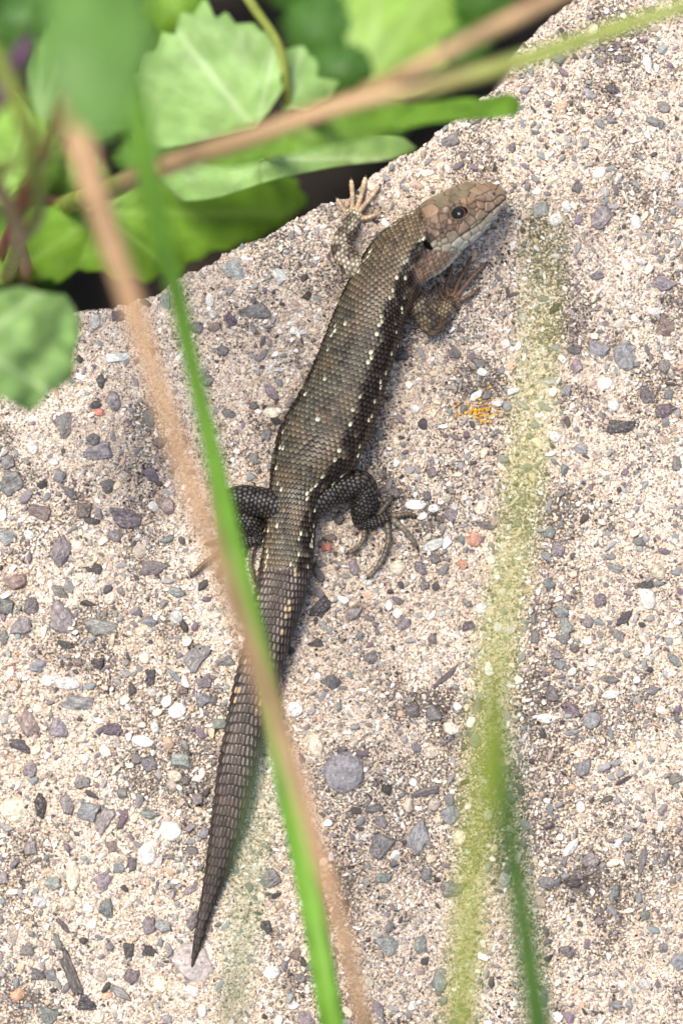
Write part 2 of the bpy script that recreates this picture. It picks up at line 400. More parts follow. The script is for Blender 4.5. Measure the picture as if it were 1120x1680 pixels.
# stones that show in the face: x y rx ry angle colour (photo pixels)
STONES = """104 696 18 16 20 g;245 687 11 14 0 n;264 724 10 12 0 p;164 742 28 14 15 g;154 722 14 10 0 g;54 735 10 9 0 w;20 792 26 28 0 g;15 755 14 12 0 g;96 781 13 11 0 b;116 810 17 9 -30 p
177 797 14 12 0 g;203 806 9 8 0 c;250 778 14 11 0 p;68 842 22 12 -20 r;139 836 17 17 0 r;153 855 14 6 -10 d;211 851 33 17 -8 p;189 878 15 13 0 g;275 830 18 14 30 r;275 885 14 7 20 n
9 883 15 13 0 b;100 903 28 17 70 p;127 896 9 11 0 c;229 903 13 11 0 c;48 878 9 9 0 w;250 931 30 13 15 g;159 931 10 9 0 d;152 951 9 7 0 w;27 953 24 13 15 r;200 971 8 8 0 p
182 980 11 10 0 c;98 971 18 10 -35 g;52 996 12 15 0 g;98 1015 25 22 0 p;36 1024 21 17 0 g;11 996 13 14 0 n;168 1028 37 17 -8 g;245 1021 15 9 0 b;289 1012 12 11 0 w;230 1037 9 8 0 c
289 971 17 11 0 b;7 1047 9 13 0 n;107 1057 16 6 -25 d;62 1093 17 13 0 b;161 1087 13 9 0 d;129 1087 8 8 0 r;79 1116 10 11 0 w;111 1121 19 12 0 w;21 1125 11 9 0 c;130 1153 33 15 -5 n
48 1189 30 17 -65 r;96 1193 20 20 0 p;36 1223 17 9 -25 d;59 1230 8 9 0 c;187 1196 14 17 0 q;234 1216 17 9 -20 w;254 1193 7 10 30 w;291 1166 13 14 0 w;325 1077 29 16 55 g;246 1107 9 13 0 d
237 1079 9 9 0 c;300 1132 9 10 0 r;336 1120 17 10 0 p;334 1148 13 11 0 b;371 1084 13 8 0 g;359 1186 14 10 10 n;250 1136 7 8 0 w;139 1245 7 7 0 w;259 1168 7 8 0 c;295 1245 19 14 0 n
246 1254 14 12 0 p;225 1246 10 9 0 g;50 1262 16 14 0 p;286 1273 12 9 0 c;134 1282 15 17 0 g;282 1289 9 9 0 c;305 1280 10 9 30 g;200 1300 11 9 -40 b;325 1311 11 12 0 p;23 1329 21 22 0 c
66 1323 25 13 -75 d;111 1321 14 21 0 g;145 1332 20 17 0 b;168 1346 26 14 60 p;202 1345 20 8 65 q;243 1337 18 7 -8 n;280 1364 18 16 0 w;241 1401 17 17 0 w;336 1366 11 9 0 b;109 1373 8 8 0 c
50 1391 12 16 0 p;184 1389 11 11 0 r;86 1450 17 13 0 n;120 1437 13 22 0 c;170 1446 15 16 0 p;195 1426 14 9 0 b;218 1418 8 14 0 p;173 1491 16 18 0 n;66 1480 11 11 0 w;111 1482 10 12 0 c
145 1491 9 8 0 w;314 1459 17 7 25 p;245 1516 12 20 0 p;268 1519 16 15 0 b;316 1512 18 12 50 p;45 1559 12 12 0 g;21 1532 10 14 0 c;104 1519 20 5 -50 q;118 1601 52 12 -68 d;143 1648 17 12 0 d
95 1544 18 7 -60 g;180 1553 9 9 0 p;211 1558 9 14 0 d;246 1562 13 8 0 d;318 1580 30 33 0 k;164 1600 10 12 0 c;264 1614 13 12 0 c;316 1626 11 9 0 w;218 1601 15 13 0 p;200 1630 19 10 -35 g
175 1634 9 6 0 o;29 1632 10 12 0 o;62 1598 12 14 0 g;84 1601 13 10 30 n;275 1671 12 9 0 b;161 1668 9 12 0 c;332 1659 7 10 0 w;82 1666 14 17 0 n;5 1441 10 13 0 g;528 995 26 14 50 d
519 1055 11 7 0 d;476 1068 10 8 0 d;662 1023 14 13 0 p;580 1009 12 14 0 g;542 1120 17 12 0 g;608 1077 14 11 0 g;483 1164 15 11 0 w;517 1223 13 18 0 c;562 1266 37 30 80 v;739 1195 11 11 0 c
682 1227 10 9 0 b;708 1234 11 11 0 c;641 1241 8 7 0 c;676 1166 15 14 0 g;712 1170 12 13 0 g;614 1327 19 7 5 b;700 1298 31 7 15 p;712 1320 10 10 0 c;741 1336 18 18 0 b;626 1348 13 11 0 g
730 1110 34 5 40 q;710 1050 8 8 0 p;767 1025 12 9 20 q;623 1389 25 20 0 g;683 1375 35 18 80 b;634 1296 10 10 0 d;700 1434 9 13 0 b;629 1442 15 9 0 n;637 1553 19 17 0 n;689 1550 18 14 0 n
720 1609 20 15 40 n;743 1462 22 15 0 b;586 1591 8 9 0 c;605 1612 8 8 0 c;446 1442 18 14 0 g;446 1596 14 10 0 w;437 1519 12 14 0 d;491 1605 11 11 0 p;486 1566 13 8 80 r;618 1651 18 8 -60 p
457 1675 9 7 0 w;500 1671 18 14 0 p;514 1369 10 12 0 g;740 231 17 10 25 g;984 358 23 24 0 g;1043 365 9 12 0 w;911 361 11 11 0 w;886 345 14 15 0 n;982 283 9 11 0 w;991 315 7 9 0 w
1072 199 18 9 -25 b;947 308 10 9 0 g;916 97 14 9 0 b;1005 147 14 9 0 d;1088 176 10 10 0 g;840 242 8 9 0 p;945 598 12 14 0 p;981 571 19 12 -15 b;1024 582 24 27 0 b;1090 537 17 15 0 r
1088 464 22 13 0 p;1061 650 15 17 0 p;1097 646 11 9 0 b;1088 673 21 13 0 q;1020 700 28 13 0 d;991 629 14 9 0 w;1006 666 9 9 0 w;1090 600 13 10 0 g;954 737 12 9 0 b;929 641 10 9 40 b
747 579 11 11 0 p;788 596 12 8 0 b;815 661 11 6 0 w;941 575 14 8 0 p;900 627 12 5 0 w;857 521 6 8 0 w;979 452 15 8 0 p;909 716 9 9 0 w;1109 761 10 14 0 g;740 846 9 13 20 p
797 862 18 9 -10 g;777 884 11 14 0 o;759 927 8 8 0 o;900 873 14 12 0 n;915 902 15 12 0 p;982 986 13 14 0 p;1061 982 17 14 0 w;1079 939 11 13 0 c;1027 1011 18 8 45 d;966 1020 12 11 0 p
929 1029 12 12 0 n;918 1005 15 12 0 n;900 957 12 10 0 b;925 1046 15 9 20 g;1013 1041 14 8 -45 g;913 1075 12 8 -20 p;941 1064 9 9 0 g;788 998 9 8 0 w;1006 930 16 7 -15 g;906 1139 18 9 -70 p
934 1161 18 10 -35 q;1002 1139 14 8 20 w;970 1182 14 14 0 b;895 1179 14 9 0 w;1106 1084 17 9 -30 n;998 1114 18 8 0 g;1072 1132 12 7 20 g;1059 961 14 7 10 d;1047 889 12 9 0 b;877 1046 8 14 0 g
766 989 11 7 -15 g;957 1259 18 14 20 b;952 1325 9 8 0 w;936 1391 17 7 55 w;970 1412 15 15 0 g;1006 1416 12 6 10 c;895 1448 14 17 0 g;940 1450 15 9 0 d;1006 1468 20 9 80 n;1054 1411 28 6 80 g
1057 1503 11 9 0 n;1111 1578 14 18 0 b;1057 1614 10 8 0 w;779 1214 14 12 0 n;1009 1648 14 8 0 b;1088 1557 11 9 0 g;827 1443 11 10 0 w;754 1375 10 14 0 c;800 1337 9 8 0 w;936 1202 17 5 8 b
1107 1279 16 8 15 g;931 1562 12 10 0 g;1066 1296 10 8 0 c;1022 1280 16 5 30 d;382 441 17 18 0 m;420 509 22 14 0 g;377 523 12 15 0 q;352 536 15 8 10 r;350 516 6 7 0 w;366 575 13 11 0 g
195 586 25 9 5 m;193 520 12 12 0 q;156 528 12 10 0 w;166 627 9 12 0 d;188 659 14 18 0 p;163 676 11 7 -30 s;157 666 10 8 0 d;273 495 10 14 0 n;323 539 11 10 0 g;340 621 11 13 0 g
445 642 20 11 -40 p;416 666 11 8 0 g;445 677 14 9 0 c;375 679 14 9 0 g;438 714 9 9 0 b;457 454 9 14 0 m;505 485 9 7 0 d;416 541 6 9 20 b;418 753 7 12 0 b;658 581 14 15 0 d
626 778 9 8 0 g;647 809 13 8 0 p;682 828 18 8 0 w;711 834 9 7 0 w;701 813 8 8 0 g;707 774 9 9 0 p;790 833 12 10 0 c;780 794 8 6 0 c;733 817 9 6 30 c;557 849 13 10 30 d
652 931 12 13 0 c;690 933 15 11 -30 p;711 894 17 9 20 w;714 916 13 9 -60 g;537 898 9 6 0 s;541 882 12 8 0 r;580 931 11 14 0 p;521 941 16 9 -60 g;696 962 10 9 0 g;603 956 9 6 0 w"""
SCOL = {'g': (130, 125, 122), 'p': (134, 124, 125), 'b': (142, 141, 141), 'n': (136, 139, 133), 'w': (226, 221, 212), 'c': (216, 202, 180), 'r': (138, 122, 114), 'd': (84, 80, 80), 'q': (110, 96, 103),
        'o': (214, 164, 136), 'k': (204, 194, 184), 'v': (132, 129, 130), 'm': (196, 200, 192), 's': (206, 132, 116)}

def stone_mesh(seed, kind):
    r = random.Random(seed)
    n = 20 if kind == 'chip' else 14
    if kind == 'chip': rings = [(1.10, -0.8), (1.0, 0.10), (0.90, 0.40), (0.52, 0.50)]; top = 0.5
    else: rings = [(1.1, -0.7), (1.0, 0.10), (0.86, 0.38), (0.5, 0.56)]; top = 0.62
    ph = [r.uniform(-0.1, 0.1) + 2 * math.pi * k / n for k in range(n)]
    if kind == 'chip':
        m = r.choice((3, 4, 4, 5, 5)); o = r.random() * 6.28
        cor = sorted(o + 2 * math.pi * (k + r.uniform(-0.3, 0.3)) / m for k in range(m))
        push = [r.uniform(0.62, 0.98) for _ in cor]
        rad = []
        for a in ph:
            rr = 1.45
            for k in range(m):   # polygon-like outline
                mid = (cor[k] + cor[(k + 1) % m] + (2 * math.pi if k == m - 1 else 0)) / 2
                cdot = math.cos(a - mid)
                if cdot > 0.2: rr = min(rr, push[k] / cdot)
            rad.append(rr * r.uniform(0.88, 1.05))
    else: rad = [1 + 0.10 * math.sin(2 * a + seed) + r.uniform(-.06, .05) for a in ph]
    tx, ty = r.uniform(-0.22, 0.22), r.uniform(-0.22, 0.22)
    # two fracture planes cut the top of a chip
    cuts = [(r.uniform(0, 6.28), r.uniform(0.1, 0.5), r.uniform(0.5, 1.1)) for _ in range(2)]
    v = []
    for i, (q0, z) in enumerate(rings):
        for a, q in zip(ph, rad):
            j = r.uniform(0.93, 1.05) if kind == 'chip' else r.uniform(.97, 1.03)
            x, y = q0 * q * j * math.cos(a), q0 * q * j * math.sin(a)
            zz = z + (r.uniform(-0.11, 0.11) if kind == 'chip' and i > 1 else 0) + (tx * x + ty * y if i else 0)
            if kind == 'chip' and i:
                for ca, cd, cs in cuts:
                    e = x * math.cos(ca) + y * math.sin(ca) - cd
                    if e > 0: zz -= cs * e
            v.append((x, y, zz))
    v.append((r.uniform(-.2, .2), r.uniform(-.2, .2), top + r.uniform(-.1, .1)))
    k = len(rings)
    q = grid_faces(k, n, wrap=True)
    t = np.array([((k - 1) * n + j, (k - 1) * n + (j + 1) % n, k * n) for j in range(n)])
    return make_mesh('stone_' + kind, v, [q, t], M_STONE, smooth=(kind != 'chip'))

CHIPS = [stone_mesh(100 + k, 'chip') for k in range(24)]
ROUND = [stone_mesh(200 + k, 'round') for k in range(7)]
BIG = []        # (u, v, r) of the placed stones
def build_stones():
    rows = [s.split() for s in STONES.replace('\n', ';').split(';')]
    rows = [(float(a), float(b), float(c), float(d), float(e), f) for a, b, c, d, e, f in rows]
    rr = random.Random(5)
    while len(rows) < 300:
        x, y = rr.uniform(20, 1110), rr.uniform(100, 1670)
        if edge_dist(np.array([(x - 560) * .1]), np.array([(840 - y) * .1]))[0] < 2: continue
        if any((x - r[0]) ** 2 + (y - r[1]) ** 2 < (r[2] + 12) ** 2 for r in rows): continue
        s = rr.uniform(8, 12); rows.append((x, y, s, s * rr.uniform(.6, 1), rr.uniform(-90, 90), rr.choice('gpbwcwcnd')))
    for x, y, rx, ry, an, c in rows:
        rd = c in 'wcokv' or rr.random() < 0.03
        me = rr.choice(ROUND if rd else CHIPS)
        u, v = (x - 560) * .1, (840 - y) * .1
        a, b = rx * .1, ry * .1
        z = float(Hs(np.array([u]), np.array([v]))[0])
        sz = min(a, b) * (0.62 if rd else 0.62); sz = min(sz, 1.1) * rr.uniform(0.75, 1.2)
        extra = rr.choice((0, math.pi)) if abs(a - b) > .25 * a else rr.uniform(0, 6.28)
        ang = math.radians(an) + extra
        tilt = Matrix.Rotation(rr.uniform(-.10, .10), 4, 'X') @ Matrix.Rotation(rr.uniform(-.10, .10), 4, 'Y')
        sink = 0.0 if rd else 0.10
        loc = Matrix.Translation(((u) * MM, v * MM, (z + sink + 40) * MM))
        o = link('pebble' if rd else 'stone', me, block, loc @ tilt @ Matrix.Rotation(ang, 4, 'Z') @ Matrix.Diagonal((a, b, sz, 1)))
        cc = np.array(SCOL[c], float) * rr.uniform(0.82, 1.10) + np.array([rr.uniform(-2.5, 2.5) for _ in range(3)])
        o.color = (*[float(k) for k in lin(np.clip(cc, 0, 250))], 1)
        BIG.append((u, v, a, b, ang))
build_stones()
build_block()

def ico(sub):
    bm = bmesh.new(); bmesh.ops.create_icosphere(bm, subdivisions=sub, radius=1.0)
    v = np.array([q.co[:] for q in bm.verts]); f = np.array([[w.index for w in q.verts] for q in bm.faces]); bm.free()
    return v, f

def build_gravel():
    B = np.array([(b[0], b[1], b[2], b[3], b[4]) for b in BIG])
    pal = np.array([(230, 214, 190), (236, 222, 200), (218, 198, 170), (240, 236, 230), (226, 218, 208), (150, 146, 143), (126, 120, 118), (176, 156, 140), (206, 174, 146), (78, 72, 70), (134, 138, 136), (124, 108, 116)], float)
    wgt = np.array([.16, .13, .10, .11, .09, .11, .10, .055, .035, .08, .045, .035]); wgt /= wgt.sum()
    wgt_big = np.array([.05, .05, .05, .13, .10, .18, .16, .06, .04, .07, .10, .07]); wgt_big /= wgt_big.sum()
    cells = {}
    out = []
    def ok(u, v, r):
        i, j = int(u // 1.3), int(v // 1.3)
        for a in (-1, 0, 1):
            for b in (-1, 0, 1):
                for (x, y, q) in cells.get((i + a, j + b), ()):
                    if (x - u) ** 2 + (y - v) ** 2 < (0.80 * (q + r)) ** 2: return False
        return True
    for lo, hi, tries in ((0.60, 1.05, 2400), (0.42, 0.60, 9500), (0.22, 0.42, 62000)):
        U = rng.uniform(-63, 66, tries); V = rng.uniform(-93, 88, tries); R = rng.uniform(lo, hi, tries)
        ed = edge_dist(U, V)
        dens = 0.15 + 0.9 * grain_zone(U, V)
        good = (ed > 0.3) & (rng.random(tries) < dens)
        for u, v, r in zip(U[good], V[good], R[good]):
            dx = u - B[:, 0]; dy = v - B[:, 1]; ca = np.cos(B[:, 4]); sa = np.sin(B[:, 4])
            lx = (dx * ca + dy * sa) / (B[:, 2] + r * 0.5); ly = (-dx * sa + dy * ca) / (B[:, 3] + r * 0.5)
            if (lx * lx + ly * ly < 0.8).any(): continue
            if not ok(u, v, r): continue
            cells.setdefault((int(u // 1.3), int(v // 1.3)), []).append((u, v, r)); out.append((u, v, r))
    g = np.array(out); n = len(g)
    print('grains', n)
    small = g[:, 2] < 0.42
    vs, fs, cs, off = [], [], [], 0
    for sub, sel in ((1, small), (2, ~small)):
        bv, bf = ico(sub)
        gg = g[sel]; m = len(gg)
        jit = 1 + rng.uniform(-0.24, 0.2, (m, len(bv), 1)) * (1.0 if sub == 1 else 0.62)
        w = bv[None] * jit
        # cut some faces flat: angular grains
        for _ in range(9):
            nn = rng.normal(size=(m, 1, 3)); nn /= np.linalg.norm(nn, axis=2, keepdims=True)
            dd = (w * nn).sum(2, keepdims=True); lim = rng.uniform(0.38, 0.8, (m, 1, 1))
            w = w - nn * np.clip(dd - lim, 0, None)
        s = np.stack([gg[:, 2] * rng.uniform(0.9, 1.6, m), gg[:, 2] * rng.uniform(0.6, 1.0, m), gg[:, 2] * rng.uniform(0.45, 0.85, m)], -1)
        w = w * s[:, None]
        a = rng.uniform(0, 6.28, m)[:, None]
        x = w[..., 0] * np.cos(a) - w[..., 1] * np.sin(a); y = w[..., 0] * np.sin(a) + w[..., 1] * np.cos(a)
        z0 = Hs(gg[:, 0], gg[:, 1]) - 0.02 * gg[:, 2] + rng.uniform(-0.25, 0.18, m) * gg[:, 2]
        w = np.stack([x + gg[:, 0:1], y + gg[:, 1:2], w[..., 2] + z0[:, None]], -1)
        c = pal[rng.choice(len(pal), m, p=wgt if sub == 1 else wgt_big)] * rng.uniform(0.88, 1.05, (m, 1)) + rng.uniform(-2, 2, (m, 3))
        dm = dirt_shade_map(gg[:, 0], gg[:, 1])
        c = lin(np.clip(c, 0, 250)) * (1 - 0.45 * dm * rng.random(m))[:, None]
        vs.append(w.reshape(-1, 3)); cs.append(np.repeat(c, len(bv), 0))
        fs.append((bf[None] + (np.arange(m) * len(bv))[:, None, None]).reshape(-1, 3) + off); off += m * len(bv)
    o = part('fine_gravel', np.concatenate(vs), np.concatenate(fs), M_GRAIN, block, smooth=False, colors=np.concatenate(cs))
    tag(o, kind='stuff')
    # orange crust lichen and black-brown crumbs
    lv, lf, lc, off = [], [], [], 0
    bv, bf = ico(1)
    def dots(cx, cy, sx, sy, nn, rlo, rhi, colr):
        nonlocal off
        for k in range(nn):
            u = (cx + random.gauss(0, sx) - 560) * .1; v = (840 - cy - random.gauss(0, sy)) * .1
            r = random.uniform(rlo, rhi)
            w = bv * np.array([r, r * random.uniform(.6, 1), r * .55]) * (1 + rng.uniform(-.3, .3, (len(bv), 1)))
            w = w + np.array([u, v, float(Hs(np.array([u]), np.array([v]))[0]) + 0.22])
            lv.append(w); lf.append(bf + off); off += len(bv)
            lc.append(np.repeat(lin(np.array(colr) * random.uniform(.8, 1.1))[None], len(bv), 0))
    dots(785, 672, 17, 14, 70, .12, .30, (232, 166, 30)); dots(790, 680, 10, 9, 30, .12, .26, (226, 176, 70))
    dots(20, 1100, 8, 10, 6, .2, .4, (196, 120, 60))
    o = part('orange_lichen', np.concatenate(lv), np.concatenate(lf), M_GRAIN, block, smooth=True, colors=np.concatenate(lc)); tag(o, 'orange crusty lichen specks', kind='stuff')
    lv, lf, lc, off = [], [], [], 0
    for k in range(4200):
        x, y = random.uniform(-20, 1140), random.uniform(20, 1700); uu, vv = np.array([(x - 560) * .1]), np.array([(840 - y) * .1])
        if edge_dist(uu, vv)[0] > 1 and random.random() < 0.35 + float(dirt_shade_map(uu, vv)[0]) : dots(x, y, 0, 0, 1, .07, .20, (62, 52, 46))
    for cx, cy, s, k in ((225, 802, 18, 14), (1045, 1000, 22, 16), (560, 1405, 25, 26), (615, 1470, 12, 10), (830, 415, 16, 18), (800, 440, 18, 12), (470, 1350, 14, 8), (815, 1640, 18, 22), (640, 1290, 10, 8),
                         (900, 1150, 24, 12), (1050, 1310, 22, 8), (250, 775, 14, 8), (310, 1075, 20, 16), (720, 850, 90, 40), (950, 1500, 90, 40), (640, 1110, 90, 30), (960, 600, 110, 40), (600, 1000, 80, 30)):
        dots(cx, cy, s, s, k, .12, .30, (58, 40, 30))
    o = part('dark_crumbs', np.concatenate(lv), np.concatenate(lf), M_GRAIN, block, smooth=False, colors=np.concatenate(lc)); tag(o, kind='stuff')
build_gravel()

# ------------------------------------------------------------------ lizard
class Parts:
    def __init__(s): s.v, s.f, s.c, s.n = [], [], [], 0
    def add(s, v, f, c):
        s.v.append(v); s.f.append(f + s.n); s.c.append(c); s.n += len(v)

def grid_normals(G, wrap=True):
    ds = np.gradient(G, axis=0)
    dt = np.roll(G, -1, 1) - np.roll(G, 1, 1)
    n = np.cross(ds, dt)
    n /= np.linalg.norm(n, axis=2, keepdims=True) + 1e-9
    return n

def scales(x, y, overlap=1.5, curve=3.0):
    """overlapping scales. x: row coordinate (grows tailwards), y: column coordinate.
    returns t (0 front .. 1 free edge), dy (-.5...5), row, colid"""
    k0 = np.floor(x)
    t = np.zeros_like(x); dyb = np.zeros_like(x); row = np.zeros_like(x); cid = np.zeros_like(x)
    done = np.zeros(x.shape, bool)
    for k in (k0 - 1, k0):
        sh = np.where(np.mod(k, 2) == 0, 0.0, 0.5)
        c = np.round(y - sh); dy = y - sh - c
        end = overlap - curve * dy * dy * 0.62
        tt = (x - k) / end
        hit = (~done) & ((tt < 1.0) if k is not k0 else True)
        t = np.where(hit, np.clip(tt, 0, 1), t); dyb = np.where(hit, dy, dyb); row = np.where(hit, k, row); cid = np.where(hit, c + sh, cid)
        done |= hit
    return t, dyb, row, cid

def granules(gx, gy):
    """domed granules on a jittered hexagonal lattice: distance to the nearest, gap to the next, id hash"""
    bd = np.full(gx.shape, 9.0); bd2 = np.full(gx.shape, 9.0); gi = np.zeros(gx.shape, np.int64)
    for a in (-1, 0, 1):
        for b in (-1, 0, 1):
            i = np.floor(gx).astype(np.int64) + a; j = np.floor(gy + 0.5 * (i % 2)).astype(np.int64) + b
            cx = i + 0.5 + 0.22 * (hash2(i, j, 5) - 0.5); cy = j + 0.5 - 0.5 * (i % 2) + 0.22 * (hash2(i, j, 6) - 0.5)
            d = np.hypot(gx - cx, gy - cy)
            gi = np.where(d < bd, i * 1000 + j, gi)
            bd2 = np.where(d < bd, bd, np.minimum(bd2, d)); bd = np.minimum(bd, d)
    return bd, bd2 - bd, hash2(gi, gi * 0 + 1, 9)

ST = [  # left edge, right edge (photo px), roll, lowest point above the face (mm), top/bottom height ratios, squareness
    (829, 320, 831, 326, 63, 6.0, .8, .8, .9), (821.7, 309.5, 829.5, 333, 63, 5.0, .8, .8, .88), (807, 302.2, 819.8, 344.8, 63, 4.2, .78, .75, .84), (785.4, 302.8, 807, 362.5, 63, 3.6, .76, .75, .8),
    (761.8, 303.6, 791.3, 381.2, 63, 3.1, .74, .78, .78), (740.2, 308.5, 775.6, 395.9, 63, 2.6, .72, .8, .78), (718.6, 319.3, 755.9, 411.6, 62, 2.2, .7, .82, .8), (700.9, 328.1, 738.2, 431.3, 60, 1.9, .7, .85, .82),
    (686.2, 338.9, 722.5, 445.4, 56, 1.6, .7, .85, .86), (672, 349, 703, 456, 50, 1.4, .72, .8, .92), (650, 363, 692, 466, 43, 1.1, .74, .75, 1), (622, 385, 683, 485, 35, .8, .74, .7, 1),
    (592, 424, 672, 507, 30, .5, .72, .62, 1), (563, 478, 662, 532, 26, .4, .7, .58, 1), (541, 530, 653, 566, 23, .3, .7, .55, .98), (528, 562, 643, 598, 22, .3, .7, .55, .97), (512, 602, 630, 642, 20, .3, .7, .55, .96),
    (486, 652, 614, 694, 19, .3, .68, .55, .95), (461, 697, 600, 734, 18, .3, .66, .55, .95), (447.5, 745, 577, 772, 17, .3, .66, .55, .96), (443, 790, 541, 806, 17, .3, .7, .6, 1),
    (438.5, 840, 520, 852, 17, .35, .78, .7, 1), (432, 890, 515, 899, 16, .4, .82, .75, 1), (425, 935, 509, 945, 16, .4, .85, .8, 1), (416, 980, 496, 990, 15, .4, .85, .8, 1), (406, 1030, 480, 1040, 15, .4, .86, .82, 1),
    (396, 1075, 466, 1085, 14, .4, .86, .82, 1), (385, 1118, 453, 1128, 14, .4, .86, .82, 1), (376, 1160, 441, 1170, 13, .4, .86, .82, 1), (367.5, 1205, 430, 1214, 12, .4, .86, .82, 1), (357.5, 1260, 419, 1268, 12, .4, .86, .82, 1),
    (350.5, 1320, 405, 1328, 12, .4, .86, .82, 1), (342.5, 1380, 388, 1388, 12, .4, .86, .82, 1), (335, 1440, 367, 1448, 12, .4, .86, .82, 1), (325, 1500, 345, 1506, 12, .4, .86, .82, 1), (316, 1555, 328, 1559, 12, .4, .86, .82, 1),
    (313.5, 1586, 316.5, 1587, 12, .6, .86, .82, 1)]

def hz(x, y, off=(640, 280), k=5.0909):
    return x / k + off[0], y / k + off[1]

def build_lizard():
    lz = thing('lizard', P(475, 860, 0), 'brown scaly lizard with dark flank stripe stretched out on the concrete', 'lizard')
    S = np.array(ST, float)
    cx = (S[:, 0] + S[:, 2]) / 2; cy = (S[:, 1] + S[:, 3]) / 2
    t = np.concatenate([[0], np.cumsum(np.hypot(np.diff(cx), np.diff(cy)))]) * 0.1     # mm along the body
    T = t[-1]
    s_neck, s_vent = t[10], t[23]
    q = np.concatenate([np.arange(0, t[11], 0.075), np.arange(t[11], s_vent, 0.105), np.arange(s_vent, T, 0.12), [T]])
    # a rounder snout: sample the blunt tip by the square root of the distance
    A = hermite(t, S, q)
    L_, R_ = A[:, 0:2], A[:, 2:4]
    roll = np.radians(A[:, 4]); lift = A[:, 5]
    nth = 320
    psi = -np.pi + 2 * np.pi * (np.arange(nth) + 0.5) / nth
    sp, cp = np.sin(psi)[None], np.cos(psi)[None]
    sq = A[:, 8:9]
    lx = np.sign(sp) * np.abs(sp) ** sq
    lz_ = np.where(cp > 0, A[:, 6:7], A[:, 7:8]) * np.sign(cp) * np.abs(cp) ** sq
    cr, sr = np.cos(roll)[:, None], np.sin(roll)[:, None]
    e = lx * cr - lz_ * sr           # across the picture, L to R
    h = lx * sr + lz_ * cr
    emin, emax = e.min(1, keepdims=True), e.max(1, keepdims=True)
    half = 2 / (emax - emin)
    w = np.hypot(*(R_ - L_).T)[:, None] * 0.05          # half width, mm
    e01 = (e - emin) / (emax - emin)
    H = h * half * w
    hc = lift[:, None] - H.min(1, keepdims=True)
    base_h = H + hc
    px = L_[:, 0:1] + (R_ - L_)[:, 0:1] * e01; py = L_[:, 1:2] + (R_ - L_)[:, 1:2] * e01
    G = PA(px, py, base_h)
    N = grid_normals(G)
    cen = G.mean(1, keepdims=True)
    if ((G - cen) * N).sum() < 0: N = -N
    s2 = np.repeat(q[:, None], nth, 1); psi2 = np.repeat(psi[None], len(q), 0)
    circ = np.linalg.norm(np.roll(G, -1, 1) - G, axis=2).sum(1)
    deg = np.degrees(psi2)

    # ---------- body scales
    Ls = np.interp(q, [s_neck - 8, s_neck + 4, s_neck + 12, s_vent], [0.62, 0.68, 0.80, 0.86])
    rowc = np.concatenate([[0], np.cumsum(np.diff(q) / ((Ls[1:] + Ls[:-1]) / 2))])
    NB = 46
    xr = np.repeat(rowc[:, None], nth, 1)
    yc = psi2 / (2 * np.pi) * NB
    wob = 0.16 * (vnoise(s2 * 0.8, psi2 * 6, 3) - 0.5)
    tt, dy, row, cid = scales(xr + wob, yc + wob * 0.6)
    srow = np.interp(row + 0.9, rowc, q); pdeg = cid / NB * 360.0
    r1 = hash2(row.astype(np.int64), np.round(cid * 2).astype(np.int64), 11)
    r2 = hash2(row.astype(np.int64), np.round(cid * 2).astype(np.int64), 23)
    keel = np.clip(1 - np.abs(dy) * 7.0, 0, 1)
    D_body = 0.25 * (tt - 0.45) + 0.10 * keel * sstep(0.05, 0.6, tt) - 0.08 * sstep(0.34, 0.52, np.abs(dy))
    # pigment of each scale; painted shade and glints follow below
    ap = np.abs(pdeg)
    col_d = lin((83, 75, 58))[None, None] * (0.48 + 0.78 * r1)[..., None]
    warm = sstep(0.5, 0.9, vnoise(srow * 0.35, pdeg * 0.04, 9))[..., None]
    front = sstep(s_neck + 16, s_neck - 2, srow)[..., None]
    col_d = col_d * (1 - 0.30 * warm) + lin((124, 96, 68)) * 0.30 * warm
    col_d = col_d * (1 - 0.5 * front) + lin((138, 114, 84)) * (0.6 + 0.6 * r1)[..., None] * 0.5 * front
    # dark flank band, broken at its edges
    nb = vnoise(srow * 0.9, pdeg * 0.09, 5); n2 = vnoise(srow * 0.28 + 40, pdeg * 0.02, 6)
    lo = 37 + 8 * (n2 - 0.5) + np.where(pdeg < 0, 14, 0); hi = 78 + 16 * (n2 - 0.5)
    band = sstep(lo - 4, lo + 4, ap) * sstep(hi + 7, hi - 5, ap) * sstep(0.22, 0.42, nb + 0.16)
    col_dark = lin((36, 28, 21))[None, None] * (0.65 + 0.7 * r2)[..., None]
    colr = col_d * (1 - band[..., None]) + col_dark * band[..., None]
    low = sstep(66, 84, ap) * (1 - band)
    col_low = lin((56, 43, 32))[None, None] * (0.7 + 0.6 * r1)[..., None]
    colr = colr * (1 - low[..., None]) + col_low * low[..., None]
    bel = sstep(108, 132, ap)
    colr = colr * (1 - bel[..., None]) + lin((168, 158, 108)) * bel[..., None]
    # dark vertebral flecks, pale spots
    vert = (ap < 7) & (vnoise(row * 0.35, 0 * row + 3.3, 8) > 0.62) & (r2 > 0.25)
    colr = np.where(vert[..., None], colr * 0.45, colr)
    fleck = (ap > 8) & (ap < 40) & (r1 > 0.93) & (vnoise(srow * 0.5, pdeg * 0.06, 71) > 0.45)
    colr = np.where(fleck[..., None], colr * 0.35, colr)
    spot = (((np.abs(ap - 37) < 4.2) & (r2 > 0.70)) | ((np.abs(ap - 74) < 4.5) & (r2 > 0.78)) | ((ap < 100) & (r2 > 0.985)))
    spot = spot & (np.abs(dy) < 0.34) & (tt > 0.3)
    colr = np.where(spot[..., None], lin((192, 184, 152)) * (0.5 + 0.55 * r1)[..., None], colr)
    shade = (0.28 + 0.72 * sstep(0.05, 0.55, tt)) * (1 - 0.6 * sstep(0.34, 0.48, np.abs(dy)))  # shade under overlapping scales and between them, painted into the colour
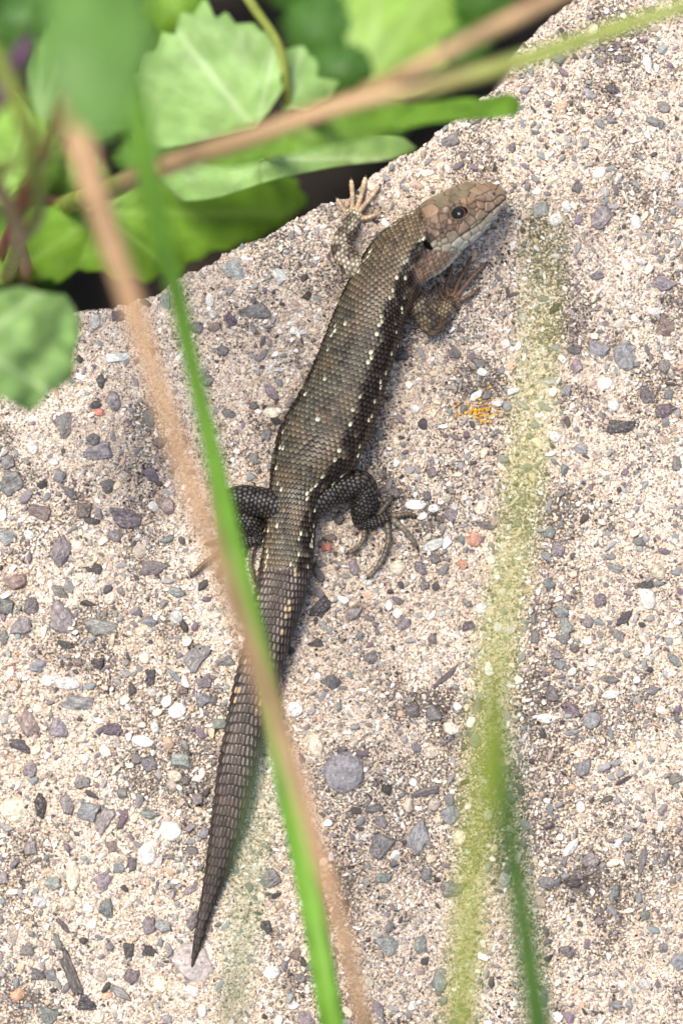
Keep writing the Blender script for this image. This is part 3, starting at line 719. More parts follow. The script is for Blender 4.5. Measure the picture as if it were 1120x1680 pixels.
    rim = np.maximum(np.exp(-((tt - 0.80) / 0.10) ** 2), 0.7 * np.exp(-((np.abs(dy) - 0.33) / 0.06) ** 2) * sstep(0.3, 0.5, tt))  # glints on the scale edges, painted as a lighter rim
    C_body = colr * shade[..., None] * (0.8 + 1.1 * keel * sstep(0.3, 0.8, tt) + 1.3 * rim)[..., None]  # keel highlights painted in along with the rim
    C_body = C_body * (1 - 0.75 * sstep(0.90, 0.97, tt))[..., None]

    # ---------- tail whorls
    wl_, sw = [], s_vent - 3.0
    while sw < T + 2:
        wl_.append(sw)
        f = (sw - s_vent) / (T - s_vent)
        sw += np.interp(f, [-0.1, 0.05, 0.3, 0.6, 0.9, 1.0], [1.0, 1.2, 1.65, 1.75, 1.4, 1.0])
    wl_ = np.array(wl_)
    wob2 = 0.22 * (vnoise(s2 * 0.3, psi2 * 3, 13) - 0.5) * 2
    sT = s2 + wob2
    k = np.clip(np.searchsorted(wl_, sT.ravel(), side='right').reshape(sT.shape) - 1, 0, len(wl_) - 2)
    tw = np.clip((sT - wl_[k]) / (wl_[k + 1] - wl_[k]), 0, 1)
    cw = np.interp(wl_, q, circ)
    nk = np.clip(np.round(cw / np.interp((wl_ - s_vent) / (T - s_vent), [0, .3, .9], [.66, .74, .62])), 8, 40)
    yk = psi2 / (2 * np.pi) * nk[k] + 0.5 * (k % 2)
    ck = np.round(yk); dk = yk - ck
    rk = hash2(k.astype(np.int64), ck.astype(np.int64), 41); rk2 = hash2(k.astype(np.int64), ck.astype(np.int64), 47)
    kkeel = np.clip(1 - np.abs(dk) * 4.5, 0, 1)
    size = np.clip(w / 3.5, 0.25, 1.0)
    D_tail = size * (0.20 * (tw - 0.45) + 0.17 * kkeel * sstep(0, .5, tw) - 0.10 * sstep(0.34, 0.5, np.abs(dk)))
    D_tail = D_tail - size * 0.07 * sstep(0.93, 1.0, tw)
    pk = (ck - 0.5 * (k % 2)) / nk[k] * 360; apk = np.abs(pk)
    Ct = lin((72, 61, 52))[None, None] * (0.62 + 0.6 * rk)[..., None]
    f_t = np.clip((s2 - s_vent) / (T - s_vent), 0, 1)
    Ct = Ct * (1 - 0.30 * sstep(0.5, 0.95, f_t))[..., None]
    bt = sstep(38, 52, apk) * (1 - 0.2 * rk2)
    Ct = Ct * (1 - 0.5 * bt)[..., None]
    sp_ = (np.abs(apk - 40) < 8) & (rk2 > 0.62) & (f_t < 0.35)
    Ct = np.where(sp_[..., None] & (tw > 0.35)[..., None], lin((138, 114, 80)), Ct)
    regen = sstep(0.0, 0.02, f_t) * sstep(0.10, 0.06, f_t)
    Ct = Ct * (1 + 0.35 * regen)[..., None]
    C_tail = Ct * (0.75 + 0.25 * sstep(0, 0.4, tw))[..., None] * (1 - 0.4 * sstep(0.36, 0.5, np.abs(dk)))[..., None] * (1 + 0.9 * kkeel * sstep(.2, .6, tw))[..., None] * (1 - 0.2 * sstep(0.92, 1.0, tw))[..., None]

    mt = sstep(s_vent - 1.6, s_vent + 0.2, s2 + 0.8 * (hash2(row.astype(np.int64), 0 * row.astype(np.int64), 3) - 0.5))
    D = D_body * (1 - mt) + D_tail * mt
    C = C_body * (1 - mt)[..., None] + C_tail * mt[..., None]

    # ---------- head plates
    nh = int(np.searchsorted(q, t[11]))
    Hd = G[:nh]
    hpx = px[:nh].ravel(); hpy = py[:nh].ravel(); hh = base_h[:nh].ravel()
    flat = Hd.reshape(-1, 3)
    vis = N[:nh].reshape(-1, 3)[:, 2] > 0.05
    def at(zx, zy):
        x, y = hz(zx, zy)
        d = (hpx - x) ** 2 + (hpy - y) ** 2 + np.where(vis, 0, 1e6)
        return int(np.argmin(d))
    OL, TAN, PK, OR, PALE, BR, DK, GR = (134, 117, 88), (196, 152, 116), (168, 134, 110), (164, 120, 88), (216, 216, 198), (132, 102, 80), (64, 48, 40), (196, 182, 156)
    seeds = [  # zoomed photo x, y, weight (mm), colour
        (315, 340, 1.0, TAN), (430, 265, .5, OL), (370, 232, .3, OL), (330, 262, .15, OL), (545, 240, .55, OL), (475, 285, .35, OL), (610, 195, .55, OL), (690, 205, .35, PK), (530, 165, .3, OL), (620, 140, .4, OL),
        (720, 170, .45, (178, 146, 110)), (790, 150, .4, PK), (850, 135, .25, OR), (470, 335, .2, BR), (512, 300, .12, BR), (560, 275, .12, OL), (610, 262, .15, OR), (665, 252, .15, OR),
        (745, 235, .35, PK), (755, 285, .35, OR), (700, 300, .2, BR), (695, 345, .15, BR), (860, 195, .45, PK), (815, 225, .3, PK), (925, 180, .45, (146, 116, 88)), (940, 220, .25, PK),
        (900, 255, .3, PK), (830, 305, .5, PK), (755, 370, .5, (160, 130, 104)), (715, 320, .1, PK), (610, 470, .7, PK), (660, 420, .4, PK), (560, 470, .2, PK),
        (945, 275, .25, GR), (890, 335, .35, GR), (825, 385, .35, GR), (765, 440, .35, GR), (700, 490, .3, GR), (640, 525, .3, GR),
        (880, 395, .3, PALE), (800, 480, .5, PALE), (710, 565, .6, PALE), (610, 640, .6, PALE), (520, 690, .3, PALE), (560, 610, .3, PALE),
        (445, 398, .4, BR), (370, 412, .3, PK), (295, 440, .3, BR), (270, 490, .2, BR), (320, 490, .25, BR), (375, 520, .4, BR), (400, 468, .25, BR), (445, 460, .15, BR), (500, 425, .25, PK), (500, 480, .25, BR), (275, 540, .35, PK), (345, 460, .1, BR),
        (512, 540, .45, (172, 150, 124)), (430, 500, .1, DK), (455, 500, .08, BR), (435, 550, .1, BR), (450, 590, .2, GR), (405, 615, .15, GR), (375, 610, .15, GR), (460, 640, .3, GR), (400, 650, .15, GR), (540, 430, .15, BR), (410, 570, .1, BR), (340, 560, .15, DK), (460, 430, .1, BR), (540, 470, .1, BR), (585, 440, .12, BR)]
    sid = [at(a, b) for a, b, *_ in seeds]
    spos = flat[sid]; ww = np.array([s_[2] for s_ in seeds]); scol = np.array([lin(np.array(s_[3]) * 0.66 + np.array((120, 108, 88)) * 0.34) for s_ in seeds])
    # the far side of the head mirrors this one
    mir = lambda i: (i // nth) * nth + (nth - 1 - i % nth)
    dm = np.stack([np.linalg.norm(flat - p, axis=1) for p in spos], 1) * 1.0 - ww[None] * 1.0
    order = np.partition(dm, 1, axis=1)[:, :2]; near = dm.argmin(1)
    ids = np.arange(len(flat)); right = (ids % nth) >= nth // 2
    mid = np.array([mir(i) for i in ids])
    src = np.where(right | vis, ids, mid)
    F1 = order[src, 0]; F2 = order[src, 1]; ne = near[src]
    # the fine granules of throat and neck
    uu = s2[:nh].ravel(); vv = psi2[:nh].ravel() * 5.2
    gx, gy = uu / 0.80, vv / 0.74
    bd = np.full(len(flat), 9.0); bd2 = np.full(len(flat), 9.0); gi = np.zeros(len(flat), np.int64)
    for a in (-1, 0, 1):
        for b in (-1, 0, 1):
            i = np.floor(gx).astype(np.int64) + a; j = np.floor(gy + 0.5 * (i % 2)).astype(np.int64) + b
            ccx = i + 0.5 + 0.3 * (hash2(i, j, 5) - 0.5); ccy = j + 0.5 - 0.5 * (i % 2) + 0.3 * (hash2(i, j, 6) - 0.5)
            d = np.hypot(gx - ccx, gy - ccy)
            gi = np.where(d < bd, i * 1000 + j, gi)
            bd2 = np.where(d < bd, bd, np.minimum(bd2, d)); bd = np.minimum(bd, d)
    gr = hash2(gi, gi * 0 + 1, 9)
    D_gr = 0.30 * np.sqrt(np.clip(1 - (bd / 0.62) ** 2, 0, 1)) - 0.08
    gap = bd2 - bd
    adeg = np.degrees(np.abs(psi2[:nh].ravel()))
    C_gr = lin((150, 122, 100))[None] * (0.6 + 0.6 * gr)[:, None]
    thr = sstep(112, 132, adeg)[:, None]
    C_gr = C_gr * (1 - thr) + lin((206, 202, 178)) * thr
    up = sstep(88, 66, adeg)[:, None]
    C_gr = C_gr * (1 - 0.65 * up) + lin((110, 78, 54)) * (0.6 + 0.6 * gr)[:, None] * 0.65 * up
    C_gr = C_gr * (0.35 + 0.65 * sstep(0.02, 0.3, gap))[:, None]
    # plate relief
    fd = F2 - F1
    D_pl = 0.24 * sstep(0.0, 0.36, fd) - 0.12
    nzp = vnoise(flat[:, 0] * 1.4, flat[:, 1] * 1.4 + flat[:, 2], 19)
    C_pl = scol[ne] * (0.72 + 0.45 * nzp)[:, None] * (0.22 + 0.78 * sstep(0.03, 0.20, fd))[:, None]
    # how far plates reach back: boundary from the parietal over the ear to the jaw corner
    hx = (hpx - 640) * 5.0909; hy = (hpy - 280) * 5.0909
    back = np.interp(np.clip(adeg, 0, 180), [0, 20, 45, 75, 95, 120, 150, 180], [t[8] - .4, t[8] - .2, t[8] + .2, t[8] + 0.2, t[7] + .3, t[6] + .2, t[6], t[6]])
    mpl = sstep(0.25, -0.25, uu - back)
    mgr = sstep(t[10] + 2.6, t[10] + 0.8, uu + 1.2 * np.cos(np.radians(adeg - 110))) * sstep(58, 74, adeg)
    Db = D[:nh].ravel(); Cb = C[:nh].reshape(-1, 3)
    Dh = Db * (1 - mgr) + D_gr * mgr; Ch = Cb * (1 - mgr)[:, None] + C_gr * mgr[:, None]
    groove = np.exp(-((uu - back) / 0.16) ** 2)
    Dh = Dh * (1 - mpl) + D_pl * mpl - 0.15 * groove; Ch = Ch * (1 - mpl)[:, None] + C_pl * mpl[:, None]
    Ch = Ch * (1 - 0.4 * groove)[:, None]
    # nape groove behind the parietal shields and a dark ear
    def both(mask_fn):
        return np.maximum(mask_fn(ids), np.where(right, 0, mask_fn(mid)))
    def spot3(zx, zy, ax, ay, ang=0.0):
        c = flat[at(zx, zy)]
        a = math.radians(ang)
        def fn(i):
            d = flat[i] - c
            x = d[:, 0] * math.cos(a) + d[:, 1] * math.sin(a); y = -d[:, 0] * math.sin(a) + d[:, 1] * math.cos(a)
            return np.sqrt((x / ax) ** 2 + (np.hypot(y, d[:, 2] * 0.8) / ay) ** 2)
        return c, fn
    pick = lambda fn: np.where(right | vis, fn(ids), fn(mid))
    _, fe = spot3(308, 622, 1.2, 0.42, -42); de = pick(fe)
    Dh -= 0.4 * sstep(1.2, 0.4, de);
    Ch = np.where((de < 1.08)[:, None], Ch * 0 + 0.002, Ch)
    _, fn_ = spot3(870, 196, .42, .40); dn = pick(fn_)
    Dh -= 0.45 * sstep(1.0, 0.3, dn); Ch *= (1 - 0.92 * sstep(1.0, 0.55, dn))[:, None]
    ec, fe2 = spot3(575, 348, 1.0, 1.0); dE = pick(fe2)
    _, fe3 = spot3(575, 348, 1.30, 0.95, 25); dO = pick(fe3)
    # brow ridge, eye socket and lids
    brow = np.array([flat[at(*p)] for p in ((450, 330), (520, 290), (610, 255), (690, 250), (770, 235))])
    def seg_d(i, pl):
        pts = flat[i]; best = np.full(len(pts), 1e9)
        for a, b in zip(pl[:-1], pl[1:]):
            d = b - a; tt_ = np.clip(((pts - a) @ d) / (d @ d), 0, 1)
            best = np.minimum(best, np.linalg.norm(pts - a - tt_[:, None] * d, axis=1))
        return best
    db = pick(lambda i: seg_d(i, brow)); Dh += 0.50 * np.exp(-(db / 0.48) ** 2)
    Dh = np.where(dO < 1.25, Dh * sstep(0.9, 1.25, dO), Dh)
    Dh -= 0.85 * sstep(1.08, 0.72, dO)
    Dh += 0.20 * np.exp(-((dO - 1.22) / 0.12) ** 2) + 0.12 * np.exp(-((dO - 1.62) / 0.13) ** 2) - 0.10 * np.exp(-((dO - 1.42) / 0.07) ** 2)
    lidang = np.arctan2(flat[:, 1] - ec[1], flat[:, 0] - ec[0])
    Dh += 0.05 * np.cos(lidang * 26) * np.exp(-((dO - 1.25) / 0.14) ** 2)
    ring = np.exp(-((dO - 1.25) / 0.13) ** 2)[:, None]
    Ch = Ch * (1 - 0.7 * ring) + 0.7 * lin((150, 132, 104)) * ring * (0.7 + 0.4 * np.cos(lidang * 26))[:, None]
    dk_ = np.exp(-((dO - 1.44) / 0.09) ** 2)[:, None] * 0.75
    Ch = Ch * (1 - dk_) + lin((52, 40, 32)) * dk_
    Ch = np.where((dO < 1.08)[:, None], Ch * 0 + lin((30, 22, 18)), Ch)
    # mouth line
    mouth = np.array([flat[at(*p)] for p in ((962, 228), (930, 268), (890, 300), (830, 350), (780, 408), (720, 455), (650, 503), (590, 548))])
    dmth = pick(lambda i: seg_d(i, mouth))
    Dh -= 0.30 * np.exp(-(dmth / 0.18) ** 2); Ch *= (1 - 0.88 * np.exp(-(dmth / 0.19) ** 2))[:, None]
    D[:nh] = Dh.reshape(nh, nth); C[:nh] = Ch.reshape(nh, nth, 3)
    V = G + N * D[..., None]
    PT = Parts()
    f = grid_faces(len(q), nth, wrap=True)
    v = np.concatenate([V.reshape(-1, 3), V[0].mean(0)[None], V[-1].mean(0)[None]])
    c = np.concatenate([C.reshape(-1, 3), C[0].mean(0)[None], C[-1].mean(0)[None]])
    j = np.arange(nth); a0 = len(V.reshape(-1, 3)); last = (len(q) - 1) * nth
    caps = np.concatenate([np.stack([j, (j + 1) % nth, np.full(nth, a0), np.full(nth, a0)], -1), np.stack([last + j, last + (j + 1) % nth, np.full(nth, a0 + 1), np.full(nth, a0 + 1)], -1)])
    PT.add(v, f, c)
    captri = caps[:, :3].copy()

    # ---------- limbs
    def tube(pts, nring=None, nth_=120, sl=0.55, base=(70, 62, 54), kind='limb', seed=0, tint=None, flatten=1.0):
        """pts: (px, py, h, radius mm)"""
        p = np.array(pts, float)
        X = PA(p[:, 0], p[:, 1], p[:, 2])
        tt_ = np.concatenate([[0], np.cumsum(np.linalg.norm(np.diff(X, axis=0), axis=1))])
        n_ = max(12, int(tt_[-1] / (0.08 if kind == 'limb' else 0.09)))
        qq = np.linspace(0, tt_[-1], n_)
        c_ = hermite(tt_, X, qq); r_ = np.clip(hermite(tt_, p[:, 3], qq), 0.03, None)
        T_ = np.gradient(c_, axis=0); T_ /= np.linalg.norm(T_, axis=1, keepdims=True)
        up_ = np.array([0, 0, 1.0])
        side = np.cross(T_, up_); bad = np.linalg.norm(side, axis=1) < 0.2
        side[bad] = np.array([1, 0, 0]); side /= np.linalg.norm(side, axis=1, keepdims=True)
        # keep the frame from flipping
        for i in range(1, n_):
            if side[i] @ side[i - 1] < 0: side[i] *= -1
        nrm = np.cross(side, T_)
        a_ = 2 * np.pi * np.arange(nth_) / nth_
        # close both ends round
        endr = np.sqrt(np.clip(1 - np.clip(1 - (tt_[-1] - qq) / (r_[-1] + 1e-6), 0, 1) ** 2, 0.0004, 1))
        rr_ = r_ * endr
        Gm = c_[:, None] + rr_[:, None, None] * (np.cos(a_)[None, :, None] * nrm[:, None] * flatten + np.sin(a_)[None, :, None] * side[:, None])
        Nn = grid_normals(Gm)
        if ((Gm - c_[:, None]) * Nn).sum() < 0: Nn = -Nn
        q2 = np.repeat(qq[:, None], nth_, 1); a2 = np.repeat(a_[None], n_, 0)
        if kind == 'limb':
            NN = max(8, int(round(2 * np.pi * r_.mean() / sl)))
            bd_, gp_, ra = granules(q2 / (sl * 0.92), a2 / (2 * np.pi) * NN)
            dome = np.sqrt(np.clip(1 - (bd_ / 0.64) ** 2, 0, 1))
            Dm = 0.36 * sl * dome - 0.12 * sl
            Cm = lin(base)[None, None] * (0.45 + 0.8 * ra)[..., None]
            if tint is not None:
                m_ = sstep(.42, .62, vnoise(q2 * 0.8 + seed, a2 * 1.2, seed))[..., None]
                Cm = Cm * (1 - m_) + lin(tint)[None, None] * (0.6 + 0.6 * ra)[..., None] * m_
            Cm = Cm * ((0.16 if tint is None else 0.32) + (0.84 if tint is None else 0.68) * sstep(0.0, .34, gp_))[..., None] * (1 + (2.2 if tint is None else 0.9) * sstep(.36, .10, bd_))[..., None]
        else:      # toe: ring-like scales and a dark claw
            x_ = q2 / sl; fr = x_ - np.floor(x_)
            ra = hash2(np.floor(x_).astype(np.int64), (np.floor(x_) * 0).astype(np.int64), seed)
            Dm = 0.10 * r_[:, None] / 0.4 * (fr - .5) - 0.06 * sstep(.86, 1, fr)
            Cm = lin(base)[None, None] * (0.75 + 0.5 * ra)[..., None] * (1 - .55 * sstep(.8, 1, fr))[..., None]
            cl = sstep(tt_[-1] - 0.8, tt_[-1] - 0.55, q2)
            Dm = Dm * (1 - cl); Cm = Cm * (1 - cl)[..., None] + lin((58, 44, 34)) * cl[..., None]
        Dm = Dm * endr[:, None]
        Vm = Gm + Nn * Dm[..., None]
        PT.add(Vm.reshape(-1, 3), grid_faces(n_, nth_, wrap=True), Cm.reshape(-1, 3))
    def toe(pts, base, r0=0.46, r1=0.27, seed=0, sl=0.62):
        n_ = len(pts)
        pl = [(x, y, h_, r0 + (r1 - r0) * i / (n_ - 1)) for i, (x, y, h_) in enumerate(pts)]
        # claw: bends down to a point
        dx, dy_ = pl[-1][0] - pl[-2][0], pl[-1][1] - pl[-2][1]; m_ = math.hypot(dx, dy_)
        pl.append((pl[-1][0] + dx / m_ * 6, pl[-1][1] + dy_ / m_ * 6, max(0.25, pl[-1][2] - 0.3), 0.06))
        tube(pl, nth_=18, sl=sl, base=base, kind='toe', seed=seed)

    # right fore limb
    BF, TF = (84, 68, 52), (112, 98, 74)
    tube([(640, 478, 4.6, 2.2), (664, 482, 5.0, 2.0), (684, 498, 5.0, 1.75), (700, 520, 4.4, 1.7), (708, 532, 3.6, 1.75), (716, 530, 2.6, 1.6), (728, 512, 1.7, 1.3), (737, 498, 1.2, 1.15), (744, 488, 0.95, 1.0)],
         base=BF, tint=TF, seed=3, sl=0.75)
    FT = (116, 88, 68)
    tube([(735, 503, 1.2, 1.2), (740, 496, 1.05, 1.35), (745, 488, 0.9, 1.1), (749, 482, 0.8, 0.7)], base=(110, 86, 66), seed=5, sl=0.6, tint=(128, 100, 78), flatten=0.6)
    toe([(733, 496, .9), (723, 484, .9), (719, 468, .7)], FT, .42, .24, 1)
    toe([(738, 494, .9), (732, 472, 1.0), (738, 448, .8), (740, 436, .6)], FT, .46, .24, 2)
    toe([(741, 492, .9), (750, 466, 1.2), (764, 438, .9), (771, 424, .6)], FT, .46, .24, 3)
    toe([(744, 492, .9), (761, 470, 1.3), (782, 446, 1.0), (796, 433, .6)], FT, .48, .24, 4)
    toe([(745, 496, .8), (762, 488, 1.1), (782, 476, .6)], FT, .46, .24, 5)
    # left fore limb, pale
    tube([(606, 446, 4.0, 2.0), (586, 440, 3.6, 1.9), (570, 424, 3.0, 1.75), (560, 408, 2.5, 1.65), (563, 392, 2.1, 1.5), (571, 376, 1.7, 1.3), (577, 362, 1.3, 1.2), (580, 350, 1.0, 1.15)],
         base=(104, 90, 72), tint=(170, 154, 130), seed=8, sl=0.8)
    FP = (192, 164, 128)
    tube([(576, 368, 1.3, 1.1), (578, 358, 1.1, 1.35), (581, 348, 0.95, 1.25), (583, 341, 0.8, 0.8)], base=(176, 154, 122), seed=9, sl=0.6, tint=(196, 174, 140), flatten=0.6)
    toe([(574, 355, .9), (563, 342, 1.0), (553, 327, .6)], FP, .44, .26, 11)
    toe([(577, 352, .9), (578, 325, 1.1), (576, 296, .9)], FP, .48, .28, 12)
    toe([(582, 350, .9), (592, 322, 1.1), (599, 292, .7)], FP, .48, .28, 13)
    toe([(585, 350, .9), (603, 330, 1.1), (621, 306, .6)], FP, .46, .26, 14)
    toe([(585, 360, .9), (602, 357, 1.0), (623, 350, .6)], FP, .44, .26, 15)
    # right hind limb
    BH = (50, 45, 40)
    tube([(500, 832, 3.4, 2.5), (525, 818, 3.8, 2.35), (550, 804, 4.0, 2.2), (574, 794, 4.2, 2.0), (592, 792, 4.0, 1.95), (600, 806, 3.3, 1.95), (597, 826, 2.6, 1.85), (591, 843, 2.0, 1.5), (592, 856, 1.5, 1.1), (606, 858, 1.2, 0.95), (622, 853, 1.1, 0.95), (636, 847, 1.0, 0.95), (642, 844, .9, .8)],
         base=BH, seed=21, sl=0.66)
    TH = (98, 84, 66)
    toe([(597, 862, 1.0), (596, 884, 1.1), (584, 900, .8), (571, 907, .5)], TH, .46, .28, 31)
    toe([(633, 852, 1.0), (637, 880, 1.2), (632, 906, 1.0), (617, 933, .8), (604, 947, .5)], (98, 88, 72), .58, .30, 32, .8)
    toe([(638, 848, 1.0), (656, 862, 1.3), (672, 880, 1.0), (683, 896, .5)], (108, 98, 82), .56, .32, 33, .75)
    toe([(638, 846, 1.0), (656, 845, 1.1), (672, 843, .8), (680, 846, .5)], TH, .50, .30, 34)
    toe([(618, 848, 1.0), (630, 832, 1.1), (642, 817, .6)], (84, 76, 60), .56, .32, 35)
    # left hind limb
    tube([(470, 838, 3.4, 2.5), (446, 828, 3.6, 2.4), (420, 822, 3.6, 2.3), (396, 818, 3.4, 2.1), (378, 824, 3.0, 1.9), (376, 842, 2.6, 1.85), (394, 852, 2.3, 1.9), (412, 860, 2.0, 1.75), (424, 872, 1.6, 1.25), (424, 882, 1.3, 1.0), (408, 888, 1.0, .95), (390, 893, .9, .9), (376, 898, .8, .75)],
         base=BH, seed=27, sl=0.66)
    toe([(424, 880, 1.1), (415, 900, 1.0), (411, 925, .9), (417, 950, .5)], TH, .48, .28, 41)
    toe([(382, 894, .9), (362, 905, 1.0), (338, 922, .9), (316, 944, .5)], (94, 76, 58), .52, .30, 42)
    toe([(382, 896, .9), (366, 922, 1.0), (358, 945, .6)], TH, .48, .28, 43)
    toe([(384, 892, .9), (360, 888, 1.0), (340, 892, .6)], TH, .48, .28, 44)
    toe([(404, 892, .9), (396, 912, 1.0), (390, 930, .6)], TH, .46, .28, 45)
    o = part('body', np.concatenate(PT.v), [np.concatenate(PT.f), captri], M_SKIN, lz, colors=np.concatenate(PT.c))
    # ---------- eyes
    bv, bf = ico(5)
    def eye(idx):
        n_ = N[:nh].reshape(-1, 3)[idx]; c0 = flat[idx] - n_ * 1.16
        me = make_mesh('eye', bv * 1.38, bf, M_EYE)
        b = np.array(lz['base'][:])
        rot = Vector(n_ + np.array([-0.87, -0.48, 0]) * 0.17).to_track_quat('Z', 'Y').to_matrix().to_4x4()
        link('eye', me, lz, Matrix.Translation(Vector((c0 - b) * MM)) @ rot)
    ie = at(575, 348)
    eye(ie); eye(mir(ie))
build_lizard()

# ------------------------------------------------------------------ plants
M_BLADE = mat_leaf('grass_green', (112, 158, 46), (136, 178, 70), 0.35, (150, 194, 52))
M_OLIVE = mat_leaf('grass_olive', (168, 178, 60), (176, 184, 76), 0.4, (206, 214, 70))
M_MIDB = mat_leaf('grass_mid', (112, 152, 66), (132, 168, 88), 0.35, (140, 182, 76))
M_SAGE = mat_leaf('grass_sage', (120, 150, 92), (140, 166, 110), 0.35, (140, 176, 96))
M_STRAW = mat_leaf('dry_straw', (186, 150, 112), (206, 170, 128), 0.25, (204, 164, 120), 0.6)
M_PALE = mat_leaf('pale_leaf', (146, 180, 104), (186, 208, 150), 0.35, (150, 196, 70))
M_BRIGHT = mat_leaf('bright_leaf', (118, 158, 48), (146, 182, 80), 0.42, (156, 194, 56))
M_MID = mat_leaf('mid_leaf', (106, 146, 66), (130, 166, 92), 0.4, (140, 180, 70))
M_DEEP = mat_leaf('deep_leaf', (74, 114, 44), (90, 130, 60), 0.35, (96, 150, 34))
M_LIME = mat_leaf('lime_leaf', (150, 186, 84), (170, 200, 110), 0.42, (180, 212, 90))
M_STEM = mat_leaf('green_stem', (146, 156, 72), (188, 152, 112), 0.15, (160, 176, 70))
M_PINK = mat_leaf('pinkish_stem', (176, 144, 104), (176, 144, 104), 0.12, (190, 150, 100))
M_RED = mat_leaf('reddish_stem', (150, 96, 74), (150, 96, 74), 0.12, (160, 100, 70))
M_PURPLE = mat_leaf('purple_bud', (98, 62, 88), (98, 62, 88), 0.15, (120, 70, 100))

def blade_geo(pts, fold=0.25, twist=0.0, n=90):
    """pts: (px, py, h, apparent width px). A folded, slightly thick grass blade."""
    p = np.array(pts, float)
    X = PA(p[:, 0], p[:, 1], p[:, 2]); W = p[:, 3] * 0.1 * (DIST - p[:, 2]) / DIST * 0.5
    t = np.concatenate([[0], np.cumsum(np.linalg.norm(np.diff(X, axis=0), axis=1))])
    q = np.linspace(0, t[-1], n)
    c = hermite(t, X, q); w = np.clip(hermite(t, W, q), 0.02, None)
    T = np.gradient(c, axis=0); T /= np.linalg.norm(T, axis=1, keepdims=True)
    view = np.array([0, 0, DIST]) - c; view /= np.linalg.norm(view, axis=1, keepdims=True)
    view = np.array([0.12, -0.1, 1.0])[None] + 0 * c
    side = np.cross(T, view); side /= np.linalg.norm(side, axis=1, keepdims=True)
    nr = np.cross(side, T)
    a = twist * (q / t[-1] - 0.5)[:, None]
    side, nr = side * np.cos(a) + nr * np.sin(a), nr * np.cos(a) - side * np.sin(a)
    prof = np.array([(-1, .10), (-.55, -.02), (0, -.25), (.55, -.02), (1, .10), (.55, -.10), (0, -.36), (-.55, -.10)])
    V = c[:, None] + w[:, None, None] * (prof[None, :, 0, None] * side[:, None] + prof[None, :, 1, None] * (fold / .25) * nr[:, None])
    vein = np.tile(np.array([0.3, 0, 1, 0, .3, 0, 1, 0]), n)
    return V.reshape(-1, 3), grid_faces(n, 8, wrap=True), vein

def stem_geo(pts, n=60, m=10):
    """pts: (px, py, h, apparent diameter px)"""
    p = np.array(pts, float)
    X = PA(p[:, 0], p[:, 1], p[:, 2]); W = p[:, 3] * 0.1 * (DIST - p[:, 2]) / DIST * 0.5
    t = np.concatenate([[0], np.cumsum(np.linalg.norm(np.diff(X, axis=0), axis=1))])
    q = np.linspace(0, t[-1], n); c = hermite(t, X, q); w = np.clip(hermite(t, W, q), 0.02, None)
    T = np.gradient(c, axis=0); T /= np.linalg.norm(T, axis=1, keepdims=True)
    ref = np.where(np.abs(T[:, 2:3]) > 0.9, np.array([[1.0, 0, 0]]), np.array([[0, 0, 1.0]]))
    s = np.cross(T, ref); s /= np.linalg.norm(s, axis=1, keepdims=True); r = np.cross(s, T)
    a = 2 * np.pi * np.arange(m) / m
    V = c[:, None] + w[:, None, None] * (np.cos(a)[None, :, None] * s[:, None] + np.sin(a)[None, :, None] * r[:, None])
    caps = [np.array([[0, i, i + 1] for i in range(1, m - 1)]), np.array([[0, i, i + 1] for i in range(1, m - 1)]) + (n - 1) * m]
    return V.reshape(-1, 3), [grid_faces(n, m, wrap=True)] + caps, np.zeros(n * m)

def stem_part(name, root, pts, mat):
    v, f, a = stem_geo(pts); return part(name, v, f, mat, root, attrs={'vein': a})
def blade_part(name, root, pts, mat, **kw):
    v, f, a = blade_geo(pts, **kw); return part(name, v, f, mat, root, attrs={'vein': a})

